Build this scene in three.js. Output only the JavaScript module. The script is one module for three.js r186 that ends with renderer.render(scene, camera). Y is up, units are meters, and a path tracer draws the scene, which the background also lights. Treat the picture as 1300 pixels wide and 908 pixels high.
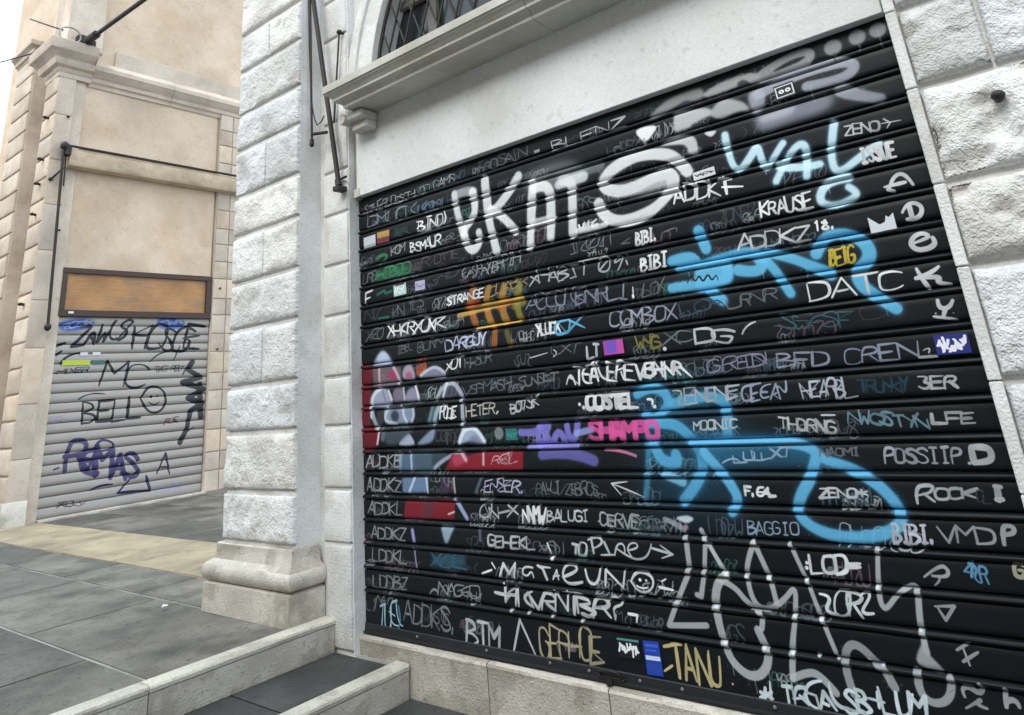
import * as THREE from 'three';
import { RoundedBoxGeometry } from 'three/addons/geometries/RoundedBoxGeometry.js';
import { mergeGeometries, toCreasedNormals } from 'three/addons/utils/BufferGeometryUtils.js';

// ------------------------------------------------------------------ camera, sky, sun, exposure
// survey coordinates: x along the facade, z out into the street, y = 0 at the shutter's first seam; LIFT puts the street at y = 0
const LIFT = 2.6;
const scene = new THREE.Scene();
const renderer = new THREE.WebGLRenderer();
renderer.toneMapping = THREE.LinearToneMapping;
renderer.toneMappingExposure = 1.62;
renderer.shadowMap.enabled = true;
const camera = new THREE.PerspectiveCamera(2 * Math.atan(714 / 897.14) * 180 / Math.PI, 1300 / 1428, 0.05, 600);
camera.setViewOffset(1300, 1428, 0, 520, 1300, 908);          // a lens shifted down, as the phone's straightening did
camera.position.set(3.5887, -1.1531 + LIFT, 2.9317);
camera.rotation.set(0.3196, 0.6602, -0.0890, 'YXZ');
{ // bright thin overcast
  const w = 256, h = 128, d = new Float32Array(w * h * 4);
  for (let j = 0; j < h; j++) for (let i = 0; i < w; i++) {
    const el = ((j + .5) / h - .5) * Math.PI, s = Math.max(0, Math.sin(el)), k = 4 * (j * w + i);
    const L = 1.12 + .5 * s, b = .86 - .05 * s;
    d[k] = L * b; d[k + 1] = L * .95; d[k + 2] = L * 1.055; d[k + 3] = 1;
    if (el < 0) { d[k] = d[k + 1] = d[k + 2] = .3; }
  }
  const t = new THREE.DataTexture(d, w, h, THREE.RGBAFormat, THREE.FloatType);
  t.mapping = THREE.EquirectangularReflectionMapping; t.magFilter = t.minFilter = THREE.LinearFilter; t.needsUpdate = true;
  scene.background = t; scene.environment = t;
}
const sun = new THREE.DirectionalLight(new THREE.Color(1, .94, .85), 1.5);
sun.position.set(0, 11, 12); sun.target.position.set(-1, 0, 0); sun.castShadow = true; sun.shadow.radius = 60;
Object.assign(sun.shadow.camera, { left: -14, right: 14, top: 12, bottom: -12, near: .5, far: 60 }); sun.shadow.mapSize.set(2048, 2048);
scene.add(sun, sun.target);
const PAINT_A = [["f",15,"#6d1c27",0.9,1,[9,-973,100,-969,91,-1078,78,-1276,135,-1314,131,-1414,-4,-1407]],
["f",12,"#8f9cb4",0.95,1,[113,-955,151,-898,199,-877,254,-907,286,-969,207,-970]],
["f",12,"#b9c7da",0.9,1,[150,-916,199,-882,245,-910,260,-949,161,-944]],
["f",15,"#7d6a78",0.8,0,[100,-965,356,-983,350,-1091,108,-1082]],
["s",16,"#d8b9a8",0.8,0.6,1,[162,-974,162,-1067]],
["f",10,"#a0355a",0.85,1,[235,-1010,310,-997,318,-1049,262,-1045]],
["s",20,"#c2bdc9",0.8,0.6,1,[288,-981,331,-1028,345,-1080]],
["f",10,"#a99fb0",0.9,1,[369,-1049,377,-992,434,-977,466,-1017,463,-1063]],
["f",8,"#a34d72",0.8,1,[392,-1026,431,-1018,446,-1051,402,-1052]],
["f",8,"#b0563a",0.85,1,[485,-993,562,-989,554,-1031,489,-1047]],
["f",10,"#7f839b",0.95,1,[505,-1050,571,-1012,655,-1002,715,-1045,709,-1072,599,-1062]],
["s",16,"#c6cbd9",0.85,0.6,1,[516,-1046,576,-1015,655,-1005,708,-1044]],
["f",12,"#9aa2b8",0.95,1,[81,-1181,105,-1112,167,-1090,234,-1105,277,-1169,232,-1196]],
["s",22,"#d3d9e4",0.9,0.7,1,[88,-1247,87,-1174,110,-1116,173,-1093]],
["s",14,"#7a7590",0.8,0.6,1,[190,-1106,211,-1159]],
["s",16,"#cfd3e0",0.85,0.5,1,[242,-1109,270,-1162]],
["f",12,"#80798c",0.85,1,[287,-1109,371,-1107,379,-1175,290,-1177]],
["f",10,"#948fa8",0.9,1,[384,-1175,409,-1116,469,-1108,495,-1174]],
["s",16,"#dfe2ea",0.95,0.4,1,[470,-1096,491,-1132,493,-1178]],
["s",14,"#c6c3d2",0.8,0.5,1,[372,-1103,379,-1168]],
["f",10,"#8593ab",0.92,1,[197,-1209,212,-1274,267,-1294,416,-1292,462,-1263,447,-1214,366,-1203,243,-1200]],
["f",10,"#2c3440",0.9,1,[262,-1237,299,-1221,328,-1250,307,-1285,268,-1272]],
["s",18,"#c4cede",0.85,0.6,1,[243,-1204,201,-1245,222,-1288,306,-1295]],
["s",18,"#c9d2e2",0.8,0.6,1,[361,-1202,363,-1259,394,-1288]],
["s",16,"#b9c4d6",0.8,0.6,1,[447,-1214,460,-1256,432,-1289]],
["f",12,"#3a3b42",0.8,1,[139,-1220,191,-1208,183,-1280,153,-1307]],
["s",30,"#a9bdc9",0.85,0.7,1,[92,-1218,108,-1270,141,-1314]],
["s",16,"#e6c3d2",0.9,0.5,1,[153,-1315,142,-1371,132,-1399]],
["s",30,"#7a9aa2",0.6,0.8,1,[193,-1316,179,-1372]],
["f",15,"#46495a",0.85,1,[642,-1176,687,-1124,739,-1097,792,-1110,830,-1173]],
["s",26,"#b4bdce",0.9,0.7,1,[634,-1179,676,-1127,739,-1097,797,-1112,832,-1173]],
["s",16,"#d9dfe8",0.85,0.5,1,[688,-1168,721,-1102]],
["f",15,"#4f6a74",0.8,1,[572,-1301,598,-1228,650,-1210,668,-1245,623,-1307]],
["s",22,"#a6bcc6",0.85,0.6,1,[655,-1217,621,-1256,613,-1303]],
["s",20,"#7f97a2",0.7,0.7,1,[604,-1215,568,-1298]],
["s",24,"#c3ccd8",0.85,0.6,1,[829,-1193,828,-1252,827,-1343]],
["f",10,"#9fb0c8",0.95,1,[786,-1413,810,-1352,873,-1330,936,-1347,979,-1417,904,-1403,858,-1402]],
["f",15,"#6d7088",0.7,1,[857,-1408,897,-1371,941,-1391,948,-1416]],
["s",20,"#dbe4ef",0.9,0.6,1,[793,-1407,815,-1356,873,-1333,936,-1348,972,-1404]],
["f",8,"#a7b2c6",0.95,1,[317,-1407,374,-1360,412,-1354,443,-1409]],
["f",10,"#8799b4",0.9,1,[467,-1410,548,-1354,611,-1330,586,-1395]],
["f",15,"#5a6b78",0.6,1,[203,-1337,327,-1327,446,-1324,323,-1396,212,-1401]],
["f",12,"#5b7490",0.85,0,[280,-1453,579,-1449,578,-1546,337,-1546]],
["s",14,"#b8c6d8",0.8,0.6,1,[415,-1447,415,-1542]],
["s",20,"#9fb0c4",0.7,0.7,1,[330,-1450,319,-1542]],
["f",15,"#3f5560",0.7,1,[462,-1452,691,-1451,595,-1542,457,-1546]],
["s",20,"#a9b9c9",0.85,0.6,1,[596,-1531,678,-1476,800,-1450]],
["f",6,"#861d2a",0.96,0,[734,-1459,819,-1478,946,-1451,1221,-1449,1211,-1541,673,-1546]],
["f",12,"#b8496a",0.7,1,[733,-1477,821,-1453,839,-1492,751,-1520]],
["s",14,"#d2c9cf",0.8,0.5,1,[956,-1451,952,-1514]],
["s",20,"#d9cbd6",0.7,0.6,1,[800,-1453,833,-1492]],
["f",10,"#6a83a6",0.9,0,[335,-1580,548,-1571,544,-1653,337,-1657]],
["s",16,"#c4d2e4",0.8,0.6,1,[392,-1647,420,-1609,437,-1579]],
["s",14,"#c3cfe0",0.85,0.5,1,[527,-1571,538,-1652]],
["f",10,"#4a3450",0.7,0,[637,-1575,747,-1571,741,-1649,632,-1650]],
["s",12,"#c9c6be",0.8,0.5,1,[736,-1571,741,-1649]],
["s",18,"#74869c",0.6,0.7,1,[934,-1573,887,-1646]],
["f",6,"#7c1b2a",0.95,0,[359,-1693,740,-1678,725,-1776,336,-1790]],
["f",20,"#54343a",0.7,0,[494,-1689,585,-1686,567,-1779,488,-1783]],
["s",10,"#d8c9c6",0.9,0.2,1,[684,-1752,728,-1740]],
["s",22,"#a9b8e0",0.9,0.5,1,[746,-1684,782,-1724,816,-1768]],
["f",10,"#9db8cc",0.85,1,[629,-1806,717,-1806,704,-1837,657,-1894,633,-1854]],
["s",20,"#b3a6ea",0.9,0.5,1,[406,-1840,417,-1893]],
["s",10,"#c3c0e6",0.7,0.3,1,[416,-1922,430,-2019]],
["s",16,"#7d82a6",0.6,0.7,1,[897,-1809,897,-1862]],
["f",20,"#2c5468",0.8,0,[544,-1952,790,-1931,787,-1990,546,-2005]],
["s",45,"#b8713a",0.8,0.5,1,[967,-623,916,-709,964,-808]],
["s",40,"#b2522c",0.7,0.5,1,[916,-709,988,-698]],
["s",45,"#c88a3c",0.8,0.5,1,[1078,-633,1028,-724,1074,-813]],
["s",40,"#7d7a35",0.7,0.5,1,[1028,-724,1097,-713]],
["s",45,"#b98a3a",0.8,0.5,1,[1185,-643,1135,-739,1180,-818]],
["s",40,"#b2522c",0.7,0.5,1,[1135,-739,1202,-728]],
["s",45,"#938a34",0.8,0.5,1,[1288,-653,1239,-753,1282,-822]],
["s",40,"#7d7a35",0.7,0.5,1,[1239,-753,1304,-742]],
["s",30,"#c9a24a",0.9,0.4,1,[841,-752,971,-737,1136,-729,1306,-723]],
["s",40,"#b06a32",0.8,0.4,1,[1101,-841,1085,-929]],
["s",35,"#8a7a3a",0.6,0.5,1,[1178,-879,1197,-940]],
["s",12,"#e0b860",0.9,0.3,1,[977,-836,1274,-831]],
["s",52,"#e9edef",0.9,0.45,1,[863,-56,872,-178,913,-292]],
["s",50,"#c6cbce",0.7,0.6,1,[874,-65,962,-54,1014,-80]],
["s",52,"#eef1f2",0.92,0.45,1,[1006,-81,1025,-177,979,-242,914,-275,931,-371,983,-418,1040,-369,1030,-316]],
["s",55,"#e9edef",0.92,0.4,1,[1106,-32,1107,-229,1125,-335,1150,-445]],
["s",50,"#e9edef",0.9,0.45,1,[1346,-69,1218,-203,1113,-231]],
["s",50,"#eef1f2",0.92,0.4,1,[1130,-212,1213,-252,1292,-363]],
["f",40,"#9aa1a5",0.55,1,[1401,-72,1654,-61,1769,-134,1722,-207,1559,-199,1403,-173]],
["s",55,"#ecf0f1",0.92,0.4,1,[1438,-126,1405,-294,1382,-466]],
["s",55,"#ecf0f1",0.92,0.4,1,[1445,-161,1539,-151,1543,-282,1518,-440]],
["s",45,"#eef1f2",0.92,0.35,1,[1403,-348,1546,-348]],
["s",55,"#ecf0f1",0.92,0.4,1,[1628,-162,1690,-167,1671,-310,1656,-452]],
["s",50,"#8b9296",0.6,0.7,1,[1617,-149,1862,-148]],
["s",50,"#d9dee0",0.85,0.5,1,[1600,-182,1677,-175,1757,-176]],
["s",30,"#eef1f2",0.8,0.3,1,[1689,-443,1818,-449,1854,-442]],
["s",55,"#eef1f2",0.94,0.35,1,[2310,-290,2269,-209,2173,-166,2034,-153,1916,-183,1860,-231,1879,-276,1986,-312,2133,-279,2217,-271,2245,-317,2198,-382,2084,-442,1964,-455,1879,-427,1830,-367,1829,-336]],
["f",20,"#c9cdd0",0.8,1,[1869,-264,2068,-282,2216,-280,2250,-318,2120,-354,1929,-319]],
["f",12,"#8d8f90",0.95,1,[2166,20,2280,76,2434,81,2442,27,2337,31,2202,0]],
["f",6,"#e3e5e6",1,1,[2082,-32,2132,-20,2194,-37,2155,-80,2118,-92]],
["s",12,"#cfd2d3",0.9,0,1,[2120,-80,2120,-106]],
["f",8,"#a2a5a6",0.95,1,[2445,41,2528,69,2636,73,2699,59,2713,14,2627,25,2489,19]],
["f",10,"#b9bcbd",0.95,1,[2286,-31,2308,-2,2451,-25,2476,-63,2416,-75,2359,-94,2282,-89]],
["f",10,"#a6a9ab",0.95,1,[2463,-56,2533,-11,2617,-49,2644,-101,2585,-90,2507,-97]],
["f",8,"#c6c9ca",0.92,1,[2199,-136,2289,-119,2371,-141,2377,-219,2335,-215,2315,-167]],
["f",4,"#d8dbdc",0.9,1,[2422,-138,2478,-145,2450,-166]],
["f",6,"#3a3f45",0.9,1,[2320,26,2360,42,2382,21,2343,6]],
["f",6,"#34383d",0.9,1,[2611,40,2645,46,2667,16,2629,14]],
["f",8,"#3a3e43",0.8,1,[2369,-82,2414,-86,2403,-118,2364,-111]],
["s",36,"#9a9da0",0.95,0.3,1,[2709,36,2803,75,2919,83,2943,56,2907,27,2809,19,2719,17]],
["f",12,"#9aa0aa",0.9,1,[2649,-27,2710,-24,2720,-66,2690,-123,2654,-121]],
["s",45,"#a8aeba",0.9,0.45,1,[2689,-41,2820,-14,2984,-6,3084,-27,3087,-64,3022,-89,2894,-73]],
["f",25,"#868b98",0.85,1,[2665,-135,2831,-131,2979,-138,2951,-193,2798,-204,2674,-204]],
["f",15,"#b0b4c0",0.7,1,[2687,-141,2821,-137,2805,-169,2690,-171]],
["s",50,"#a0a6b0",0.85,0.6,1,[3020,-134,3074,-175,3146,-210]],
["s",68,"#9ea3a7",0.9,0.35,0,[3026,56,3027,56]],
["s",8,"#7a7f83",0.8,0,1,[3028,24,3025,-6]],
["s",64,"#9ea3a7",0.9,0.35,0,[3123,65,3123,65]],
["s",8,"#7a7f83",0.8,0,1,[3124,34,3121,4]],
["s",62,"#9ea3a7",0.9,0.35,0,[3201,65,3201,65]],
["s",8,"#7a7f83",0.8,0,1,[3202,34,3199,4]],
["s",42,"#5fa8c8",0.45,0.8,1,[2514,-176,2512,-284,2540,-359,2602,-308,2644,-257,2650,-321,2657,-384,2728,-301,2751,-282]],
["s",42,"#5fa8c8",0.45,0.8,1,[2691,-434,2765,-332,2830,-295,2838,-352,2815,-445]],
["s",42,"#5fa8c8",0.45,0.8,1,[2718,-375,2787,-408,2875,-407]],
["s",42,"#5fa8c8",0.45,0.8,1,[2962,-259,2927,-357,2921,-443,2948,-460,3026,-418,3100,-387]],
["s",42,"#5fa8c8",0.45,0.8,1,[2960,-524,2987,-549,2970,-573,2894,-588,2842,-562,2857,-513,2908,-483,2968,-488]],
["s",30,"#cfeaf4",0.95,0.3,1,[2514,-176,2512,-284,2540,-359,2602,-308,2644,-257,2650,-321,2657,-384,2728,-301,2751,-282]],
["s",30,"#cfeaf4",0.95,0.3,1,[2691,-434,2765,-332,2830,-295,2838,-352,2815,-445]],
["s",30,"#cfeaf4",0.95,0.3,1,[2718,-375,2787,-408,2875,-407]],
["s",30,"#cfeaf4",0.95,0.3,1,[2962,-259,2927,-357,2921,-443,2948,-460,3026,-418,3100,-387]],
["s",30,"#cfeaf4",0.95,0.3,1,[2960,-524,2987,-549,2970,-573,2894,-588,2842,-562,2857,-513,2908,-483,2968,-488]],
["s",58,"#2f6f92",0.45,1,1,[2315,-568,2328,-616,2336,-652]],
["s",58,"#2f6f92",0.45,1,1,[2167,-678,2259,-664,2292,-717,2201,-713]],
["s",58,"#2f6f92",0.45,1,1,[2147,-795,2224,-793,2293,-811]],
["s",58,"#2f6f92",0.45,1,1,[2304,-719,2395,-701,2424,-761,2399,-806,2283,-799]],
["s",58,"#2f6f92",0.45,1,1,[2329,-838,2371,-880]],
["s",58,"#2f6f92",0.45,1,1,[2371,-708,2453,-701,2537,-700,2573,-765,2535,-790,2463,-767]],
["s",58,"#2f6f92",0.45,1,1,[2552,-708,2604,-770,2632,-837,2656,-891]],
["s",58,"#2f6f92",0.45,1,1,[2593,-715,2690,-754,2769,-808,2820,-841]],
["s",58,"#2f6f92",0.45,1,1,[2785,-755,2816,-705,2882,-690,2950,-721,2980,-771,2965,-817,2918,-843,2915,-895,2969,-955,3019,-999]],
["s",43,"#62b4dc",0.96,0.3,1,[2315,-568,2328,-616,2336,-652]],
["s",43,"#62b4dc",0.96,0.3,1,[2167,-678,2259,-664,2292,-717,2201,-713]],
["s",43,"#62b4dc",0.96,0.3,1,[2147,-795,2224,-793,2293,-811]],
["s",43,"#62b4dc",0.96,0.3,1,[2304,-719,2395,-701,2424,-761,2399,-806,2283,-799]],
["s",43,"#62b4dc",0.96,0.3,1,[2329,-838,2371,-880]],
["s",43,"#62b4dc",0.96,0.3,1,[2371,-708,2453,-701,2537,-700,2573,-765,2535,-790,2463,-767]],
["s",43,"#62b4dc",0.96,0.3,1,[2552,-708,2604,-770,2632,-837,2656,-891]],
["s",43,"#62b4dc",0.96,0.3,1,[2593,-715,2690,-754,2769,-808,2820,-841]],
["s",43,"#62b4dc",0.96,0.3,1,[2785,-755,2816,-705,2882,-690,2950,-721,2980,-771,2965,-817,2918,-843,2915,-895,2969,-955,3019,-999]],
["f",10,"#62b4dc",0.9,1,[2286,-716,2429,-707,2420,-814,2271,-802]],
["s",6,"#141a20",0.8,0,1,[2225,-784,2245,-743,2261,-790,2285,-755,2296,-795,2327,-756,2337,-796,2367,-762,2366,-795]],
["s",5,"#1c2a3a",0.8,0,1,[2288,-671,2313,-670,2303,-691,2327,-689]],
["f",150,"#1c5575",0.5,1,[1921,-1204,2047,-1188,2325,-1252,2317,-1420,2303,-1659,2050,-1686,1874,-1669,1892,-1441]],
["s",60,"#235f80",0.5,1,1,[1897,-1230,1960,-1202,2032,-1220,2052,-1275,2006,-1318,1961,-1341,1931,-1316]],
["s",60,"#235f80",0.5,1,1,[1945,-1348,2056,-1351,2122,-1404,2167,-1475,2162,-1541,2112,-1606,2055,-1657]],
["s",60,"#235f80",0.5,1,1,[1951,-1426,1956,-1480,2005,-1515,2057,-1511,2047,-1481]],
["s",60,"#235f80",0.5,1,1,[2068,-1280,2188,-1256,2277,-1261,2315,-1304,2289,-1420]],
["s",42,"#57a9d4",0.92,0.5,1,[1897,-1230,1960,-1202,2032,-1220,2052,-1275,2006,-1318,1961,-1341,1931,-1316]],
["s",42,"#57a9d4",0.92,0.5,1,[1945,-1348,2056,-1351,2122,-1404,2167,-1475,2162,-1541,2112,-1606,2055,-1657]],
["s",42,"#57a9d4",0.92,0.5,1,[1951,-1426,1956,-1480,2005,-1515,2057,-1511,2047,-1481]],
["s",42,"#57a9d4",0.92,0.5,1,[2068,-1280,2188,-1256,2277,-1261,2315,-1304,2289,-1420]],
["s",35,"#7cc3e6",0.8,0.6,1,[1984,-1559,2060,-1585]],
["s",30,"#4f9fc8",0.6,0.9,1,[1926,-1410,1912,-1518,1876,-1654]],
["f",50,"#2a6f96",0.65,1,[2151,-1411,2621,-1445,2639,-1522,2555,-1533,2281,-1526,2163,-1496]],
["s",50,"#235f80",0.5,1,1,[2132,-1437,2325,-1434,2490,-1438,2607,-1454,2643,-1503,2737,-1531,2821,-1585,2868,-1646,2878,-1698,2837,-1736,2738,-1763,2631,-1762,2548,-1731,2513,-1687,2542,-1625,2595,-1565,2623,-1500]],
["s",50,"#235f80",0.5,1,1,[2175,-1472,2226,-1532,2274,-1596,2297,-1658,2255,-1695]],
["s",36,"#62b2dc",0.95,0.4,1,[2132,-1437,2325,-1434,2490,-1438,2607,-1454,2643,-1503,2737,-1531,2821,-1585,2868,-1646,2878,-1698,2837,-1736,2738,-1763,2631,-1762,2548,-1731,2513,-1687,2542,-1625,2595,-1565,2623,-1500]],
["s",36,"#62b2dc",0.95,0.4,1,[2175,-1472,2226,-1532,2274,-1596,2297,-1658,2255,-1695]],
["s",30,"#7f78cf",0.95,0.35,1,[1213,-1367,1310,-1375,1350,-1340,1313,-1401,1337,-1445]],
["s",35,"#7f78cf",0.95,0.3,1,[1338,-1344,1410,-1334,1352,-1376,1400,-1412,1340,-1419]],
["s",35,"#7f78cf",0.95,0.3,1,[1417,-1412,1449,-1340,1480,-1410]],
["s",35,"#7f78cf",0.95,0.3,1,[1500,-1346,1503,-1406,1547,-1407,1562,-1339]],
["s",30,"#8fa0d8",0.9,0.4,1,[1551,-1382,1640,-1367]],
["s",50,"#6f6bb8",0.85,0.5,1,[1334,-1472,1439,-1460,1549,-1474,1631,-1500]],
["s",30,"#8d88d8",0.8,0.5,1,[1267,-1435,1421,-1430,1555,-1434]],
["t","SHAMPO",1628,-1409,1983,-1412,78,24.0,"#d9559b",0.98,0.25,0.1,0.3],
["s",14,"#cf7ba6",0.9,0.2,1,[1698,-1454,1783,-1457,1852,-1483]],
["s",20,"#b2b7ba",0.95,0.2,0,[2037,-1795,2035,-1892,2021,-1934,1951,-2042,1905,-2121,2073,-2103]],
["s",19,"#b2b7ba",0.95,0.2,0,[2111,-1764,2123,-1798,2098,-1915,2068,-2004,2051,-1999]],
["s",17,"#b2b7ba",0.95,0.2,1,[2123,-1798,2153,-1844,2189,-1908]],
["s",20,"#a8adb0",0.7,0.4,1,[1952,-1731,2003,-1743,2034,-1767]],
["f",4,"#c9d4da",0.9,1,[2007,-1722,2060,-1713,2084,-1726,2047,-1742]],
["s",20,"#b58ba6",0.9,0.5,0,[2044,-1756,2045,-1756]],
["s",20,"#b2b7ba",0.95,0.2,0,[2134,-1810,2190,-1921]],
["s",30,"#b2b7ba",0.95,0.25,1,[2190,-1921,2152,-1937,2122,-2020,2128,-2108,2147,-2201,2200,-2248,2256,-2249,2299,-2206,2307,-2155,2281,-2095]],
["s",20,"#b2b7ba",0.95,0.2,1,[2152,-1937,2211,-1950,2258,-2008,2317,-2041,2297,-2089]],
["s",20,"#b2b7ba",0.95,0.2,1,[2325,-1798,2284,-1865,2272,-1936,2287,-2014,2340,-2025,2403,-1986,2458,-1930,2438,-2024,2398,-2144,2384,-2234]],
["s",19,"#b2b7ba",0.95,0.2,1,[2325,-1798,2345,-1852,2367,-1920,2373,-1997]],
["s",22,"#b2b7ba",0.9,0.3,1,[2384,-2234,2441,-2206,2487,-2208,2530,-2256]],
["s",17,"#b2b7ba",0.95,0.2,0,[2466,-1796,2504,-1914,2532,-2039,2557,-2131]],
["s",30,"#9a9fa2",0.95,0.25,1,[2591,-2250,2580,-2206,2584,-2136,2613,-2097,2650,-2104,2690,-2149,2711,-2165,2729,-2210]],
["s",17,"#b2b7ba",0.95,0.2,1,[2773,-1790,2746,-1914,2744,-1969,2758,-1980,2808,-1925,2864,-1893,2872,-1911,2851,-2027,2855,-2093]],
["f",3,"#a3a7ad",0.9,1,[2817,-2120,2856,-2056,2859,-2093,2896,-2142,2858,-2144]],
["s",22,"#a3a8ab",0.95,0.25,1,[2812,-2150,2801,-2203,2827,-2238,2874,-2231,2904,-2194,2907,-2159]],
["s",16,"#d6d9da",0.9,0.2,0,[2191,-1916,2192,-1916]],
["s",14,"#d6d9da",0.9,0.2,0,[2273,-1919,2274,-1919]],
["s",16,"#d6d9da",0.9,0.2,0,[2362,-1916,2363,-1916]],
["s",11,"#d6d9da",0.9,0.2,0,[2503,-1909,2503,-1909]],
["s",16,"#d6d9da",0.9,0.2,0,[2126,-2029,2127,-2029]],
["s",14,"#d6d9da",0.9,0.2,0,[2270,-2024,2270,-2024]],
["s",14,"#d6d9da",0.9,0.2,0,[2432,-2029,2433,-2029]],
["s",14,"#d6d9da",0.9,0.2,0,[2529,-2031,2530,-2031]],
["s",16,"#d6d9da",0.9,0.2,0,[2141,-2150,2142,-2150]],
["s",14,"#d6d9da",0.9,0.2,0,[2296,-2148,2296,-2148]],
["s",12,"#d6d9da",0.9,0.2,0,[2402,-2151,2402,-2151]],
["s",14,"#d6d9da",0.9,0.2,0,[2495,-2147,2496,-2147]],
["s",14,"#d6d9da",0.9,0.2,0,[2562,-2146,2563,-2146]],
["s",12,"#d6d9da",0.9,0.2,0,[2667,-2140,2667,-2140]],
["s",12,"#d6d9da",0.9,0.2,0,[2707,-2146,2707,-2146]],
["s",11,"#d6d9da",0.9,0.2,0,[2746,-1914,2746,-1914]],
["s",12,"#d6d9da",0.9,0.2,0,[2851,-2027,2852,-2027]],
["t","STNERLDEST-LOD GAMS,",53,-8,908,15,54,6.0,"#b9bec2",0.9,0,0.2,0.85],
["t","DMUCK",79,-96,543,-110,76,8.0,"#8f9aa6",0.9,0,0.2,0.85],
["t","KON",551,-112,747,-102,57,7.0,"#6d8fb4",0.9,0,0.2,0.85],
["t","IEAL",322,-206,486,-207,48,6.0,"#2e6a52",0.8,0,0.2,0.85],
["t","BINO)",549,-224,793,-221,68,10.1,"#eef0f2",1,0,0.2,0.85],
["t","ULI",30,-340,146,-336,55,6.0,"#454d54",1,0,0.2,0.85],
["s",20,"#3f8a5a",0.8,0.5,1,[174,-314,220,-292,290,-322,200,-354]],
["t","KOM",299,-324,421,-311,47,6.7,"#bcc1c5",0.8,0,0.2,0.85],
["t","BSMAUR",479,-331,725,-335,56,10.1,"#eef0f2",1,0,0.2,0.85],
["t","APZ",731,-328,846,-322,43,6.0,"#6b737a",1,0,0.2,0.85],
["t","URD",22,-452,160,-444,60,7.0,"#6b737a",1,0,0.2,0.85],
["f",12,"#2f6d47",0.65,1,[171,-398,442,-396,456,-444,178,-458]],
["t","HOBOO",169,-451,456,-442,62,10.0,"#3f9a62",0.85,0,0.2,0.85],
["t","YER OTTE",464,-448,871,-426,50,6.0,"#79606c",0.75,0,0.2,0.85],
["t","F",49,-587,110,-584,82,10.1,"#eef0f2",1,0,0.2,0.3],
["s",14,"#1f7a5c",0.8,0.4,1,[166,-539,247,-516,228,-548,298,-535]],
["t","GND",603,-571,860,-524,66,6.0,"#454d54",1,0,0.2,0.85],
["t","EASPAXBHPIH",886,-560,1295,-542,63,6.7,"#bcc1c5",0.8,0,0.2,0.85],
["t","NV",43,-686,160,-683,64,6.0,"#454d54",1,0,0.2,0.85],
["s",12,"#1f8a6c",0.8,0.3,1,[169,-684,265,-685]],
["t","KN YES",307,-713,566,-652,68,6.0,"#6b737a",1,0,0.2,0.85],
["t","STRANGE",757,-686,1044,-673,49,10.1,"#eef0f2",1,0,0.2,0.3],
["t","CUABR",1066,-684,1340,-649,51,6.0,"#c9b478",0.8,0,0.2,0.85],
["t","XEO",51,-815,205,-796,59,6.0,"#6b737a",1,0,0.2,0.85],
["t","XHKRXOXK",244,-800,714,-812,66,12.3,"#eef0f2",1,0,0.2,0.85],
["t","BLA",722,-813,866,-792,53,6.7,"#bcc1c5",0.7,0,0.2,0.85],
["t","IEEL",330,-908,455,-901,47,6.0,"#6b737a",1,0,0.2,0.85],
["t","BURN",503,-915,693,-899,54,6.0,"#6b737a",1,0,0.2,0.85],
["t","DARGOY",728,-932,1027,-923,64,10.0,"#c5cbe6",1,0,0.2,0.85],
["t","XLODX",1371,-922,1511,-912,63,11.2,"#eef0f2",1,0,0.2,0.85],
["t","OX",1492,-923,1650,-906,61,13.0,"#5fb4dc",0.95,0,0.2,0.85],
["t","XOT",715,-1039,849,-1022,49,10.1,"#eef0f2",1,0,0.2,0.85],
["t","HASUR",867,-1031,1050,-1014,46,6.0,"#6b737a",1,0,0.2,0.85],
["s",8,"#bcc1c5",1,0,1,[1316,-1020,1428,-1005]],
["s",8,"#bcc1c5",1,0,1,[1465,-995,1498,-1012,1461,-1027]],
["t","VSPMASH",836,-1168,1180,-1159,49,7.0,"#6b737a",1,0,0.2,0.85],
["t","SUNSET",1225,-1154,1470,-1134,43,7.0,"#6b737a",1,0,0.2,0.85],
["t","RODE",652,-1286,774,-1276,62,9.0,"#eef0f2",1,0,0.2,0.85],
["t","HETER,",852,-1280,1097,-1268,60,8.0,"#c5c2b8",1,0,0.2,0.3],
["t","BOTSK",1160,-1279,1337,-1251,52,9.0,"#bcc1c5",1,0,0.2,0.85],
["t","COER",611,-1396,772,-1388,55,5.0,"#454d54",1,0,0.2,0.85],
["s",60,"#9aa0a4",0.7,0.2,0,[1074,-1368,1074,-1368]],
["t","REI,",1012,-1515,1198,-1505,44,6.0,"#c79aa0",1,0,0.2,0.85],
["s",4,"#6b737a",1,0,1,[449,-1005,579,-973]],
["t","COR",481,-1018,562,-998,64,8.0,"#b8482c",0.8,0,0.2,0.85],
["t","ADDKE",25,-1524,330,-1527,73,9.0,"#b4b9bc",0.95,0,0.2,0.48],
["t","ADDKZ",28,-1650,330,-1651,71,9.0,"#b4b9bc",0.85,0,0.2,0.48],
["t","ADDKL",39,-1772,338,-1767,70,9.0,"#b4b9bc",0.8,0,0.2,0.48],
["t","ADDKZ",63,-1898,356,-1893,68,9.0,"#b4b9bc",0.8,0,0.2,0.48],
["t","LDDKL",65,-2008,356,-2001,67,9.0,"#b4b9bc",0.75,0,0.2,0.48],
["t","LDDBZ",69,-2140,356,-2129,66,9.0,"#b4b9bc",0.7,0,0.2,0.48],
["t","LINEA",-1,-2268,224,-2200,59,6.0,"#6b737a",1,0,0.2,0.85],
["t","TUEL",109,-2334,299,-2302,127,9.0,"#a8d0e4",1,0,0.2,0.85],
["s",12,"#4f8fb0",0.8,0.3,1,[272,-2212,297,-2277,266,-2320]],
["t","LUNCH",565,-1589,726,-1623,67,6.0,"#6b737a",1,0,0.2,0.85],
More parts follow.
